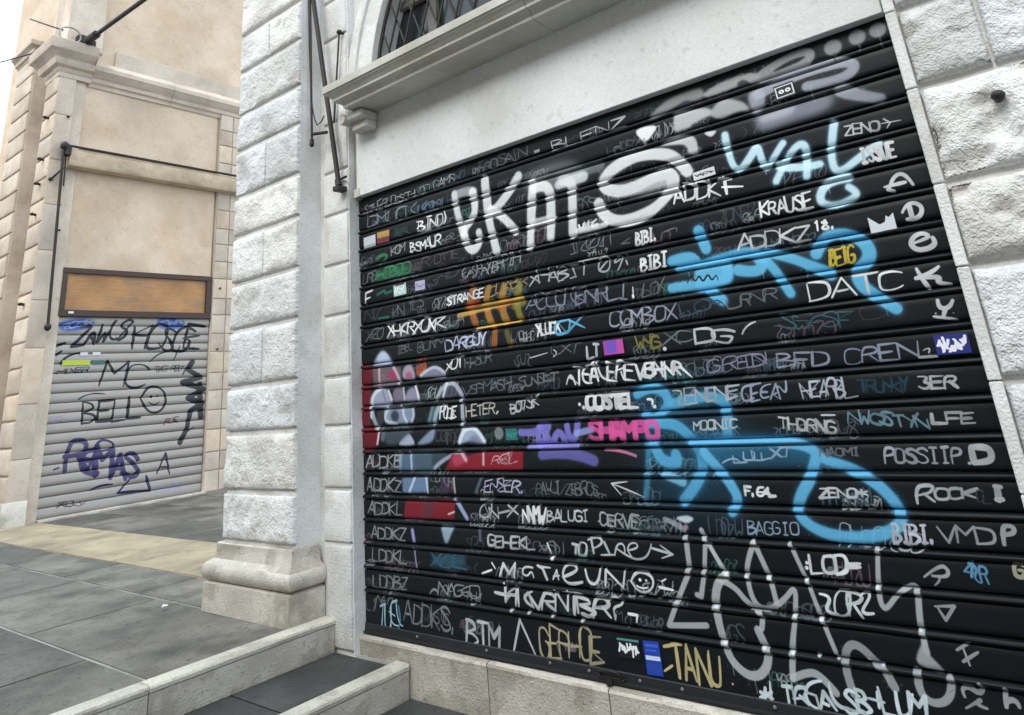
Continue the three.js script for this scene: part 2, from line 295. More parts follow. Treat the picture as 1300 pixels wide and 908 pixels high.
["t","ENSER,",947,-1640,1217,-1643,54,8.0,"#b9b4d0",1,0,0.2,0.85],
["t","PAWUI ZEBROS",1282,-1639,1631,-1646,49,6.0,"#6b737a",1,0,0.2,0.85],
["t","ON-X",910,-1764,1145,-1742,54,7.8,"#bcc1c5",1,0,0.2,0.85],
["t","NNMW",1185,-1769,1310,-1767,62,13.4,"#eef0f2",1,0,0.2,0.85],
["t","BALUGI",1332,-1761,1572,-1752,52,7.8,"#bcc1c5",1,0,0.2,0.3],
["t","GEHEKL",947,-1886,1242,-1886,52,10.1,"#bcc1c5",1,0,0.2,0.48],
["s",10,"#eef0f2",1,0,1,[1317,-1854,1336,-1898]],
["s",20,"#eef0f2",1,0.5,0,[1341,-1915,1341,-1915]],
["t","XOL",527,-2004,781,-1999,59,8.0,"#3f7c96",0.8,0,0.2,0.85],
["t","ANAGEO",528,-2127,860,-2122,52,6.7,"#bcc1c5",0.8,0,0.2,0.85],
["s",11,"#eef0f2",1,0,1,[895,-2010,961,-1990]],
["s",8,"#eef0f2",1,0,1,[964,-1958,985,-1983]],
["s",13,"#d2d6d8",1,0,0,[1008,-2015,1039,-1958,1071,-1997,1114,-1950,1100,-2012]],
["s",12,"#d2d6d8",1,0,1,[1218,-1963,1175,-1956,1148,-1986,1180,-2004,1214,-1971,1219,-2003]],
["s",13,"#d2d6d8",1,0,0,[1297,-2006,1276,-1960,1248,-1952]],
["s",12,"#d2d6d8",1,0,1,[1257,-1955,1321,-1956]],
["s",10,"#d2d6d8",1,0,0,[1331,-2002,1357,-1963,1363,-2001]],
["s",10,"#d2d6d8",1,0,1,[1335,-1990,1369,-1984]],
["s",14,"#d2d6d8",1,0,1,[1390,-1988,1475,-1961,1468,-1934,1418,-1933,1389,-1967,1393,-2001,1434,-2017,1494,-2000]],
["s",14,"#d2d6d8",1,0,1,[1518,-1949,1522,-1991,1553,-2007,1586,-1988,1600,-1935]],
["s",13,"#d2d6d8",1,0,0,[1616,-2003,1627,-1941,1707,-2003,1725,-1937]],
["s",13,"#cfd3d6",1,0,1,[1750,-1976,1771,-1942,1815,-1933,1857,-1950,1859,-1982,1828,-2011,1775,-2012,1750,-1976]],
["s",7,"#eef0f2",1,0,1,[1775,-1989,1796,-2002,1827,-1993]],
["s",12,"#eef0f2",1,0,0,[1794,-1967,1796,-1967]],
["s",12,"#eef0f2",1,0,0,[1824,-1967,1826,-1967]],
["s",10,"#eef0f2",1,0,1,[1884,-1986,1948,-1992]],
["s",8,"#eef0f2",1,0,1,[1899,-1964,1919,-1954]],
["t","-HKVRNTBR?",962,-2133,1688,-2128,74,14.0,"#d2d5d7",1,0,0.1,0.85],
["s",12,"#eef0f2",1,0,0,[1719,-2099,1761,-2100,1753,-2127]],
["s",20,"#c5c8ca",0.9,0.2,0,[1069,-2149,1071,-2149]],
["s",18,"#c5c8ca",0.9,0.2,0,[1174,-2148,1176,-2148]],
["s",18,"#c5c8ca",0.9,0.2,0,[1311,-2147,1313,-2147]],
["s",18,"#c5c8ca",0.9,0.2,0,[1475,-2148,1477,-2148]],
["t","ADDKS.",316,-2281,722,-2293,108,9.0,"#878e92",0.9,0,0.2,0.48],
["t","BTM",761,-2323,987,-2331,117,13.4,"#bcc1c5",1,0,0.2,0.3],
["s",11,"#bcc1c5",1,0,0,[1063,-2323,1115,-2185,1199,-2325]],
["t","CERVE",1624,-1763,1828,-1774,52,8.0,"#a9aeb3",1,0,0.2,0.48],
["s",9,"#bcc1c5",1,0,0,[1621,-1750,1621,-1750]],
["t","TO",1456,-1887,1525,-1897,47,11.2,"#bcc1c5",1,0,0.2,0.85],
["s",12,"#bcc1c5",1,0,1,[1567,-1818,1574,-1880]],
["s",12,"#bcc1c5",1,0,1,[1551,-1828,1597,-1810,1627,-1824,1617,-1846,1574,-1862]],
["s",11,"#bcc1c5",1,0,1,[1635,-1833,1658,-1879]],
["s",9,"#bcc1c5",1,0,1,[1611,-1885,1678,-1880]],
["s",11,"#bcc1c5",1,0,1,[1683,-1881,1695,-1842,1727,-1831,1740,-1850,1734,-1875]],
["s",11,"#bcc1c5",1,0,1,[1751,-1859,1806,-1849,1799,-1826,1762,-1832,1748,-1861,1767,-1881]],
["s",9,"#bcc1c5",1,0,1,[1699,-1856,1761,-1889,1816,-1891,1857,-1865,1871,-1828]],
["s",10,"#bcc1c5",1,0,1,[1870,-1843,1914,-1851,1967,-1861]],
["s",10,"#bcc1c5",1,0,0,[1913,-1830,1967,-1861,1914,-1878]],
["t","GEPHOE",1220,-2319,1558,-2297,108,10.0,"#b5a988",1,0,0.2,0.85],
["s",10,"#bdb090",1,0,1,[1376,-2332,1413,-2320,1457,-2334]],
["t","TANU",1899,-2295,2105,-2305,113,12.0,"#cabb84",1,0,0.05,0.48],
["s",12,"#cabb84",1,0,1,[1868,-2199,1935,-2183]],
["s",12,"#cabb84",1,0,1,[1856,-2286,1895,-2262]],
["s",12,"#cabb84",1,0,0,[2145,-2287,2145,-2287]],
["t","TROSAIN",1046,19,1413,27,58,6.0,"#7d848a",0.8,0,0.2,0.85],
["t","=",1467,20,1507,21,29,6.7,"#bcc1c5",1,0,0.2,0.3],
["t","BLENZ",1588,9,2044,18,56,8.0,"#b4b9bd",1,0,0.1,0.3],
["t","OMAI",1177,-458,1351,-447,52,5.0,"#6b737a",1,0,0.2,0.85],
["t","WYKE",1691,-450,1807,-450,39,10.1,"#eef0f2",1,0,0.2,0.85],
["t","I20I1",1614,-547,1901,-541,61,6.0,"#6b737a",1,0,0.2,0.85],
["t","<",1924,-568,1969,-562,38,5.0,"#6b737a",1,0,0.2,0.3],
["t","BIBI.",2001,-575,2115,-569,64,10.1,"#eef0f2",1,0,0.2,0.3],
["t","BIBI",2005,-698,2145,-691,68,11.2,"#eef0f2",1,0,0.2,0.3],
["s",6,"#6b737a",1,0,1,[2151,-541,2235,-521,2209,-552]],
["t","XHABIT 09:",1348,-663,1967,-665,64,8.0,"#a8adb2",1,0,0.2,0.85],
["t","ACCOKENRLI",1324,-784,1927,-809,71,7.0,"#8a92a6",0.95,0,0.2,0.85],
["t","!",1936,-807,1961,-803,50,9.0,"#eef0f2",1,0,0.2,0.3],
["t","LOX",1994,-808,2116,-797,56,6.0,"#6b737a",1,0,0.2,0.85],
["t","COMBOX",1802,-926,2155,-930,71,8.0,"#9aa0b4",1,0,0.2,0.48],
["t","LOA",2172,-922,2372,-908,53,5.0,"#3d5a72",1,0,0.2,0.85],
["t","URNR",2388,-916,2591,-905,44,5.0,"#6b737a",1,0,0.2,0.85],
["t","ZENO",2992,-319,3117,-335,46,7.0,"#c0c4c8",1,0,0.2,0.3],
["s",5,"#bcc1c5",1,0,1,[3127,-310,3195,-316]],
["s",6,"#bcc1c5",1,0,0,[3139,-294,3158,-315,3142,-333]],
["t","ISSUE",3029,-445,3153,-450,71,13.0,"#e2e4e6",1,0,0,0],
["t","ADDKT",2221,-417,2503,-441,79,12.3,"#eef0f2",1,0,0.2,0.48],
["s",11,"#eef0f2",1,0,1,[2458,-402,2549,-421]],
["t","KRAUSE",2601,-568,2812,-572,64,10.1,"#eef0f2",1,0,0.2,0.48],
["t","IONEZ",2417,-555,2581,-562,55,5.0,"#33454f",1,0,0.2,0.85],
["t","ADDKZ",2473,-686,2783,-699,67,9.0,"#c6cace",1,0,0.2,0.48],
["t","18.",2795,-665,2891,-671,42,9.0,"#eef0f2",1,0,0.2,0.3],
["s",17,"#c9ccd0",1,0,1,[3094,-570,3112,-531,3144,-513,3167,-534,3177,-567]],
["s",16,"#c9ccd0",1,0,1,[3083,-554,3154,-552]],
["s",14,"#c9ccd0",1,0,1,[3091,-566,3111,-576]],
["s",16,"#c9ccd0",1,0,1,[3119,-661,3134,-637,3166,-632,3187,-654,3177,-683,3151,-695,3130,-689]],
["s",15,"#c9ccd0",1,0,1,[3146,-643,3146,-690]],
["s",16,"#c9ccd0",1,0,1,[3116,-781,3176,-770,3183,-758,3160,-746,3130,-757,3117,-784,3137,-807,3175,-806,3200,-790,3193,-770]],
["s",18,"#c9ccd0",1,0,1,[3116,-870,3125,-911,3140,-943]],
["s",17,"#c9ccd0",1,0,1,[3107,-903,3153,-897,3186,-874]],
["s",15,"#c9ccd0",1,0,1,[3135,-905,3188,-907,3164,-930,3209,-939]],
["s",14,"#c9ccd0",1,0,1,[3156,-989,3153,-1011,3169,-1020,3190,-1014,3201,-995]],
["s",13,"#c9ccd0",1,0,1,[3173,-1019,3162,-1041]],
["s",11,"#c9ccd0",1,0,1,[3132,-1042,3199,-1060]],
["s",8,"#c9ccd0",1,0,0,[3139,-1032,3140,-1032]],
["s",6,"#c9ccd0",1,0,0,[3193,-1037,3193,-1037]],
["t","DATC",2723,-931,3065,-934,77,9.0,"#dfe2e4",1,0,0.2,0.3],
["t","BEIG",2827,-811,2918,-814,67,10.0,"#c9b43c",1,0,0.2,0.48],
["t","DG",2219,-1037,2369,-1049,61,10.1,"#bcc1c5",1,0,0.2,0.85],
["s",8,"#bcc1c5",1,0,1,[2429,-1025,2447,-991,2492,-983]],
["t","SEFSF",2589,-1020,2858,-1049,51,6.0,"#3b6a74",0.8,0,0.2,0.85],
["t","C)",2890,-1029,3072,-1024,56,3.0,"#39434b",1,0,0.2,0.85],
["t","WNG",1928,-1038,2035,-1035,54,10.0,"#8a8438",0.9,0,0.2,0.85],
["t","XC",2058,-1040,2184,-1032,57,6.0,"#6b737a",1,0,0.2,0.85],
["s",18,"#eef0f2",1,0.2,0,[2066,-1049,2067,-1049]],
["t","CXT",1445,-1020,1617,-1018,45,6.0,"#6b737a",1,0,0.2,0.85],
["t","LT",1661,-1053,1721,-1046,65,12.0,"#bcc3cc",1,0,0.2,0.85],
["t","ATEALERE",1525,-1159,1890,-1162,74,11.2,"#eef0f2",1,0,0.2,0.85],
["t","VBHNR",1907,-1158,2125,-1164,64,12.3,"#eef0f2",1,0,0.2,0.85],
["s",9,"#eef0f2",1,0,1,[2127,-1127,2176,-1178]],
["t","GREN",2248,-1167,2517,-1149,57,6.0,"#8d8ba6",1,0,0.2,0.3],
["t","COSTEL",1623,-1279,1893,-1284,67,19.0,"#dddfe1",1,0,0.2,0.3],
["s",16,"#eef0f2",1,0.5,0,[1584,-1255,1584,-1255]],
["s",18,"#eef0f2",1,0.5,0,[1605,-1270,1606,-1270]],
["s",14,"#eef0f2",1,0,1,[1947,-1253,1980,-1251,1967,-1274]],
["s",16,"#eef0f2",1,0.5,0,[1976,-1285,1977,-1285]],
["t","ZENENE",2076,-1286,2366,-1271,59,9.0,"#aeb8c0",1,0,0.2,0.85],
["t","CEEAN",2382,-1287,2563,-1277,55,8.0,"#9aa3ba",1,0,0.2,0.85],
["t","MOONIC",2147,-1388,2339,-1383,39,7.0,"#b9bec2",1,0,0.2,0.3],
["t","LULLXT",2299,-1513,2534,-1491,29,7.0,"#8fb0c6",1,0,0.2,0.85],
["s",6,"#8fb0c6",1,0,1,[2250,-1514,2296,-1488,2321,-1506]],
["t","F.64_",2324,-1632,2444,-1634,36,9.0,"#eef0f2",1,0,0.2,0.3],
["s",6,"#bcc1c5",1,0,1,[1712,-1595,1787,-1618,1868,-1647]],
["s",8,"#bcc1c5",1,0,0,[1754,-1641,1710,-1595,1792,-1587]],
["t","D",2425,-1156,2502,-1157,58,6.0,"#8d8ba6",1,0,0.2,0.3],
["t","BFD",2547,-1166,2755,-1173,54,8.0,"#8f95a8",1,0,0.2,0.3],
["t","CREN",2801,-1179,3050,-1172,62,7.0,"#8a93a6",1,0,0.2,0.3],
["s",10,"#bcc1c5",1,0,1,[3053,-1174,3108,-1175]],
["s",6,"#bcc1c5",1,0,1,[3071,-1152,3101,-1137,3086,-1161]],
["t","HEARBL",2620,-1285,2805,-1291,63,8.0,"#b4bac8",1,0,0.2,0.85],
["t","TRUNKY",2823,-1278,2997,-1284,41,8.0,"#1f4a5a",0.8,0,0.2,0.85],
["t","3ER",3028,-1278,3146,-1281,44,9.0,"#b9bdc0",1,0,0.2,0.3],
["t","THORNG",2508,-1392,2717,-1417,46,9.0,"#b9bdc0",1,0,0.2,0.3],
["s",6,"#bcc1c5",1,0,1,[2676,-1350,2725,-1352]],
["t","NWOSTYN",2767,-1379,3026,-1411,40,8.0,"#6f93a0",0.9,0,0.2,0.85],
["t","LFE",3042,-1393,3174,-1396,36,10.0,"#a4a8ab",1,0,0.2,0.3],
["t","NAOMI",2641,-1493,2785,-1493,30,6.0,"#6b737a",1,0,0.2,0.3],
["t","POSSIIP",2860,-1518,3106,-1518,53,9.0,"#9a9ea6",1,0,0.2,0.3],
["s",9,"#bcc1c5",1,0.5,0,[3120,-1520,3121,-1520]],
["t","D",3133,-1518,3192,-1518,55,17.0,"#b4b7ba",1,0,0.2,0.3],
["t","ZENO*",2611,-1634,2775,-1631,35,8.0,"#c4c8cc",1,0,0.2,0.3],
["t","R",2933,-1646,2991,-1636,60,11.0,"#b4b8bb",1,0,0.2,0.3],
["t","OCK",2996,-1630,3117,-1627,34,10.0,"#a9adb0",1,0,0.1,0.4],
["t","CL",3112,-1637,3152,-1641,32,4.0,"#454d54",1,0,0.2,0.85],
["t","I",3163,-1630,3195,-1630,45,17.0,"#b4b7ba",1,0,0.2,0.3],
["t","BAGGIO",2307,-1769,2507,-1764,51,6.0,"#8fa4ba",1,0,0.2,0.3],
["t","BIBI.",2831,-1773,2969,-1769,67,10.0,"#c0c4d0",1,0,0.2,0.3],
["t","VMD",2974,-1761,3138,-1760,52,7.0,"#9a9ea2",1,0,0.2,0.3],
["t","P",3157,-1757,3200,-1753,56,17.0,"#a9acae",1,0,0.2,0.3],
["t","LOD",2523,-1889,2662,-1877,64,12.0,"#e4e7ea",1,0,0.2,0.3],
["t","=",2655,-1869,2704,-1865,38,11.2,"#eef0f2",1,0,0.2,0.3],
["s",12,"#eef0f2",1,0.5,0,[2515,-1854,2515,-1854]],
["s",14,"#eef0f2",1,0.5,0,[2511,-1871,2511,-1871]],
["t","ZOR2",2538,-2013,2708,-2005,75,11.0,"#dfe6ea",1,0,0.2,0.85],
["s",10,"#9a9da0",1,0,1,[2901,-1870,2958,-1828,2981,-1845,2967,-1869,2926,-1865]],
["s",10,"#9a9da0",1,0,1,[2946,-1863,2950,-1878,2927,-1893]],
["s",10,"#9a9da0",1,0,0,[2912,-1955,2970,-1949,2935,-1992,2919,-1956]],
["s",10,"#9a9da0",1,0,1,[2946,-2075,2990,-2048]],
["s",10,"#9a9da0",1,0,1,[2964,-2061,2973,-2114]],
["s",10,"#9a9da0",1,0,1,[2957,-2105,3005,-2074]],
["s",12,"#8d9093",1,0,1,[2936,-2204,2930,-2183,2954,-2174,2979,-2190,2997,-2173,2986,-2161]],
["s",12,"#8d9093",1,0,1,[2932,-2235,2991,-2198,2957,-2221,2991,-2226]],
["s",14,"#9a9da0",1,0,1,[3055,-2165,3046,-2213]],
["s",14,"#9a9da0",1,0,1,[3050,-2199,3078,-2181,3081,-2208]],
["t","4ZR",3022,-1861,3088,-1880,43,8.0,"#5f94b8",1,0,0.2,0.85],
["t","G",3164,-1850,3189,-1850,45,12.0,"#a8a890",1,0,0.2,0.3],
["t","*LTREALSB+LUM",2244,-2332,2809,-2284,66,12.0,"#d3e2e6",1,0,0.2,0.85]];
const PAINT_B = [["f",30,"#1f3f94",0.95,1,[964,236,1174,311,1401,296,1377,185,1057,139]],
["f",30,"#23479c",0.95,1,[2342,310,2562,374,2757,296,2700,194,2412,184]],
["t","2COR",1004,164,1390,229,79,20.0,"#b8c4de",0.8,0,0.2,0.85],
["t","QWR",2369,211,2737,267,88,20.0,"#b8c4de",0.8,0,0.2,0.85],
["t","ZAWLS",1165,-105,1878,36,307,36.0,"#17171d",1,0,0.5,0.85],
["t","HOSGE",1963,-79,3000,-173,326,36.0,"#17171d",1,0,0.5,0.85],
["s",30,"#17171d",1,0,1,[963,-67,1074,-25]],
["s",30,"#17171d",1,0,1,[976,-190,1036,-138]],
["s",28,"#17171d",1,0,1,[1038,-314,1075,-192,1289,-161]],
["s",22,"#17171d",1,0,1,[2270,-321,2358,-181,2578,-165]],
["s",20,"#17171d",1,0,1,[2629,-304,2718,-88]],
["t","MC",1575,-619,2241,-709,363,26.0,"#17171d",0.9,0,0.4,0.3],
["t","BELL",1385,-1128,2197,-1110,330,34.0,"#17171d",1,0,0.1,0.3],
["s",20,"#17171d",1,0,1,[1319,-797,1444,-700,1657,-748]],
["s",32,"#17171d",1,0,1,[2175,-834,2240,-690,2393,-668,2540,-782,2553,-972,2423,-1074,2266,-1025,2176,-853]],
["s",16,"#17171d",1,0,1,[2294,-898,2377,-978,2450,-908]],
["s",40,"#17171d",1,0,0,[2327,-826,2329,-826]],
["s",40,"#17171d",1,0,0,[2424,-820,2426,-821]],
["t","TAG REK",2339,-468,2784,-466,76,10.0,"#3b3b44",0.7,0,0.2,0.85],
["t","MIXER",1002,-445,1401,-432,63,12.0,"#26262c",0.9,0,0.2,0.85],
["t","REMAS",1246,-1695,2189,-1941,350,60.0,"#2a2050",1,0.1,0.1,0.85],
["s",40,"#2a2050",1,0,1,[1586,-1471,1628,-1374,1748,-1369,1861,-1450,1796,-1512,1640,-1511]],
["s",30,"#2a2050",1,0,1,[1586,-2004,1698,-1945,1871,-1970]],
["s",40,"#2a2050",1,0,0,[2199,-1838,1952,-2093,2202,-2107,2406,-2128,2335,-1926]],
["s",30,"#2a2050",1,0,1,[1103,-1676,1164,-1661]],
["t","A",2485,-1919,2699,-1948,324,22.0,"#26203c",1,0,0.2,0.3],
["s",75,"#17171d",1,0.1,0,[2944,-332,2867,-449,3088,-577,2795,-642,3141,-758,2893,-881,3131,-974,2947,-1077,2901,-1339,2810,-1517]],
["s",90,"#17171d",1,0.2,1,[3073,-695,3121,-1168]],
["s",20,"#17171d",1,0,1,[2805,-1442,3024,-1313]],
["s",30,"#17171d",1,0,1,[2902,-331,2788,-525]],
["t","SKUNX",975,-1075,1330,-1083,74,14.0,"#c9c6dc",0.8,0,0.2,0.85],
["t","NUIR",2503,-2167,2853,-2185,92,16.0,"#b9b4e0",0.85,0,0.2,0.85],
["t","ROE",2552,-1232,2750,-1213,67,20.0,"#a56d72",0.7,0,0.2,0.85],
["s",14,"#7fa0a8",0.6,0.4,1,[1583,-2150,1851,-2127,2032,-2206,2241,-2137]],
["t","XOLW",1200,-2151,1553,-2177,58,12.0,"#4a4a56",0.7,0,0.2,0.85]];
// ------------------------------------------------------------------ noise and textures
function rng(seed) { let a = seed >>> 0; return () => { a = a + 0x6D2B79F5 | 0; let t = Math.imul(a ^ a >>> 15, 1 | a); t = t + Math.imul(t ^ t >>> 7, 61 | t) ^ t; return ((t ^ t >>> 14) >>> 0) / 4294967296; }; }
const TAB = (() => { const r = rng(1234), t = new Float32Array(65536); for (let i = 0; i < 65536; i++) t[i] = r(); return t; })();
function hash(x, y, s) { return TAB[(Math.imul(x, 40503) + Math.imul(y, 30011) + Math.imul(s, 9973) + Math.imul(x ^ s, Math.imul(y, 7) + 13)) & 65535]; }
function vn(x, y, p, s) { // periodic value noise
  const xi = Math.floor(x), yi = Math.floor(y), fx = x - xi, fy = y - yi, u = fx * fx * (3 - 2 * fx), v = fy * fy * (3 - 2 * fy);
  let x0 = xi % p, y0 = yi % p; if (x0 < 0) x0 += p; if (y0 < 0) y0 += p; const x1 = x0 + 1 === p ? 0 : x0 + 1, y1 = y0 + 1 === p ? 0 : y0 + 1;
  const a = hash(x0, y0, s), b = hash(x1, y0, s), c = hash(x0, y1, s), d = hash(x1, y1, s);
  return a + (b - a) * u + (c - a) * v + (a - b - c + d) * u * v;
}
function fbm(u, v, p, oct, s) { let r = 0, a = .5, t = 0; for (let o = 0; o < oct; o++) { r += a * vn(u * p, v * p, p, s + o * 17); t += a; a *= .55; p *= 2; } return r / t; }
const smooth = (a, b, x) => { const t = Math.min(1, Math.max(0, (x - a) / (b - a))); return t * t * (3 - 2 * t); };
const mix = (a, b, t) => a + (b - a) * t;
const enc = (c) => { c = Math.min(1, Math.max(0, c)); return 255 * (c <= .0031308 ? 12.92 * c : 1.055 * c ** (1 / 2.4) - .055); };
function tex(n, metres, fn, srgb = true) { // fn(u, v) -> linear [r, g, b] or a height
  const d = new Uint8Array(n * n * 4);
  for (let j = 0; j < n; j++) for (let i = 0; i < n; i++) {
    const c = fn(i / n, j / n), k = 4 * (j * n + i);
    if (srgb) { d[k] = enc(c[0]); d[k + 1] = enc(c[1]); d[k + 2] = enc(c[2]); } else d[k] = d[k + 1] = d[k + 2] = 255 * Math.min(1, Math.max(0, c));
    d[k + 3] = 255;
  }
  const t = new THREE.DataTexture(d, n, n, THREE.RGBAFormat);
  t.wrapS = t.wrapT = THREE.RepeatWrapping; t.magFilter = THREE.LinearFilter; t.minFilter = THREE.LinearMipmapLinearFilter; t.generateMipmaps = true;
  if (srgb) t.colorSpace = THREE.SRGBColorSpace;
  t.repeat.set(1 / metres, 1 / metres); t.needsUpdate = true; return t;
}
function stoneTex(n, metres, base, tint, seed, contrast = .25, pits = .5, soil = 0) {
  return tex(n, metres, (u, v) => {
    const a = fbm(u, v, 3, 5, seed), b = fbm(u, v, 24, 3, seed + 50), c = fbm(u, v, 6, 4, seed + 90), g = vn(u * 256, v * 256, 256, seed + 7);
    let k = 1 + contrast * (a - .5) * 2 + contrast * .7 * (b - .5) + .1 * (g - .5);
    const pit = smooth(.70, .82, vn(u * 90, v * 90, 90, seed + 31) * .6 + vn(u * 180, v * 180, 180, seed + 33) * .4) * pits; k *= 1 - .35 * pit;
    const t = smooth(.36, .74, .75 * c + .25 * b);
    const soot = soil * smooth(.57, .66, fbm(u, v, 7, 5, seed + 61)) * (.55 + .6 * g);          // soot and lichen: ragged patches with grain
    return [0, 1, 2].map((i) => mix(base[i], tint[i], t) * k * (1 - soot * [.42, .45, .5][i]));
  });
}
const grain = tex(512, .8, (u, v) => .55 * fbm(u, v, 12, 5, 3) + .45 * fbm(u, v, 70, 3, 9), false);
const chisel = tex(512, .7, (u, v) => { const a = fbm(u, v, 22, 4, 41), b = fbm(u, v, 16, 5, 47), c = vn(u * 150, v * 150, 150, 53); return .5 * a + .3 * (1 - Math.abs(2 * b - 1) * 1.5) + .2 * c; }, false);
const fine = tex(512, .6, (u, v) => .4 * fbm(u, v, 8, 4, 21) + .6 * fbm(u, v, 90, 2, 27), false);
const std = (o) => new THREE.MeshStandardMaterial({ roughness: .9, metalness: 0, ...o });
const M = {
  stone: std({ map: stoneTex(1024, 1.9, [.70, .705, .70], [.57, .565, .55], 11, .26, .5, .35), bumpMap: chisel, bumpScale: .014, roughness: .85 }),
  stoneSmooth: std({ map: stoneTex(1024, 1.7, [.69, .69, .685], [.57, .565, .545], 77, .24, .4, .4), bumpMap: fine, bumpScale: .004, roughness: .8 }),
  stoneWorn: std({ map: stoneTex(512, 1.3, [.60, .56, .49], [.43, .395, .335], 131, .36, .8, .6), bumpMap: fine, bumpScale: .004, roughness: .5 }),
  nosing: std({ map: stoneTex(512, .9, [.56, .53, .45], [.46, .43, .36], 151, .3, .6, .5), bumpMap: fine, bumpScale: .005, roughness: .6 }),
  plaster: std({ map: stoneTex(1024, 2.6, [.67, .685, .69], [.61, .615, .61], 201, .14, .35, .2), bumpMap: fine, bumpScale: .0015, roughness: .8 }),
  moulding: std({ map: stoneTex(512, 1.1, [.52, .51, .46], [.42, .40, .34], 231, .2, .3), bumpMap: fine, bumpScale: .002, roughness: .75 }),
  cream: std({ map: stoneTex(1024, 3.1, [.60, .485, .375], [.52, .39, .275], 301, .24, .4, .2), bumpMap: fine, bumpScale: .002 }),
  creamStone: std({ map: stoneTex(1024, 2.3, [.57, .485, .40], [.47, .39, .315], 331, .24, .4, .25), bumpMap: grain, bumpScale: .005 }),
  joint: std({ map: stoneTex(512, .9, [.36, .35, .33], [.28, .27, .25], 351, .3), bumpMap: fine, bumpScale: .003 }),
  trachyte: [0, 1, 2].map((i) => std({ map: stoneTex(512, 1.4 + .3 * i, [.152 - .016 * i, .141 - .014 * i, .119 - .011 * i], [.080, .076, .066], 401 + 40 * i, .55, 1.5, .6), bumpMap: chisel, bumpScale: .007, roughness: .72 })),
  basalt: std({ map: stoneTex(512, .9, [.062, .063, .062], [.04, .041, .041], 481, .5, 1.2, .4), bumpMap: grain, bumpScale: .004, roughness: .5 }),
  mortar: std({ map: stoneTex(512, .7, [.29, .28, .255], [.21, .205, .19], 521, .3), bumpMap: fine, bumpScale: .003 }),
  threshold: std({ map: stoneTex(512, 1.6, [.33, .275, .185], [.255, .21, .14], 541, .3, .6, .5), bumpMap: fine, bumpScale: .003, roughness: .65 }),
  iron: std({ map: stoneTex(256, .3, [.018, .0175, .018], [.032, .025, .022], 561, .4), roughness: .6, metalness: .3 }),
  blackMetal: std({ color: new THREE.Color(.014, .015, .017), roughness: .45 }),
  wood: std({ map: tex(512, 1.2, (u, v) => { const g = fbm(u, v, 4, 5, 601), l = vn(u * 8, v * 128 + 8 * g, 128, 611), w = smooth(.5, .68, fbm(u, v, 7, 5, 617)), k = .6 + .55 * g + .25 * (l - .5); return [mix(.42, .34, w) * k, mix(.215, .205, w) * k, mix(.085, .115, w) * k]; }), roughness: .6 }),
  brown: std({ color: new THREE.Color(.045, .022, .014), roughness: .55, bumpMap: fine, bumpScale: .001 }),
  fabric: std({ map: stoneTex(512, 1.0, [.50, .405, .29], [.42, .335, .235], 641, .2, .1, .3), bumpMap: fine, bumpScale: .001, roughness: 1 }),
  glass: new THREE.MeshPhysicalMaterial({ color: new THREE.Color(.02, .024, .026), roughness: .12, metalness: 0 }),
  paleWood: std({ map: stoneTex(256, .8, [.16, .15, .14], [.1, .09, .08], 661, .2), roughness: .7 }),
  dark: std({ color: new THREE.Color(.012, .012, .013), roughness: .9 }),
  paper: std({ color: new THREE.Color(.7, .7, .68) }),
  brick: std({ map: stoneTex(512, 2.4, [.27, .19, .13], [.21, .15, .11], 701, .25), bumpMap: fine, bumpScale: .003 }),
  farGrey: std({ map: stoneTex(256, 4, [.30, .30, .31], [.24, .24, .25], 681, .2) }),
};

// ------------------------------------------------------------------ building blocks
const tones = (m, ks) => ks.map((k) => { const c = m.clone(); c.color = new THREE.Color(...k); return c; });
M.blocks = tones(M.stone, [[1, 1, 1], [.95, .96, .98], [1, .98, .95], [.92, .92, .91], [.97, .98, 1]]);
M.farBlocks = tones(M.creamStone, [[1, 1, 1], [.92, .9, .88], [1.06, 1.02, .96], [.96, .97, .98]]);
const names = new Map();
function numbered(n) { const k = names.get(n) || 0; names.set(n, k + 1); return k ? n + '_' + String(k).padStart(3, '0') : n; }
function thing(name, label, category, at, group) {                 // a Group at the thing's base; its parts are given in survey coordinates
  const o = new THREE.Group(); o.name = numbered(name); o.position.set(at[0], at[1] + LIFT, at[2]); o.userData.at = at; scene.add(o);
  Object.assign(o.userData, { label, category }); if (group) o.userData.group = group; return o;
}
function setting(name, at) { const o = new THREE.Group(); o.name = name; o.position.set(at[0], at[1] + LIFT, at[2]); o.userData.at = at; o.userData.kind = 'structure'; scene.add(o); return o; }
const origin = (o) => { let p = [0, 0, 0]; for (; o; o = o.parent) if (o.userData.at) p = o.userData.at; return p; };
function part(name, geos, material, parent, label) {
  const g = Array.isArray(geos) ? (geos.length > 1 ? mergeGeometries(geos.map(plain)) : geos[0]) : geos, p = origin(parent);
  g.translate(-p[0], -p[1], -p[2]);
  const m = new THREE.Mesh(g, material); m.name = name; m.castShadow = m.receiveShadow = true; parent.add(m);
  if (label) m.userData.label = label; return m;
}
function plain(g) { g = g.index ? g.toNonIndexed() : g; for (const k of Object.keys(g.attributes)) if (!['position', 'normal', 'uv'].includes(k)) g.deleteAttribute(k); return g; }
function sub(name, parent) { const o = new THREE.Group(); o.name = name; parent.add(o); return o; }
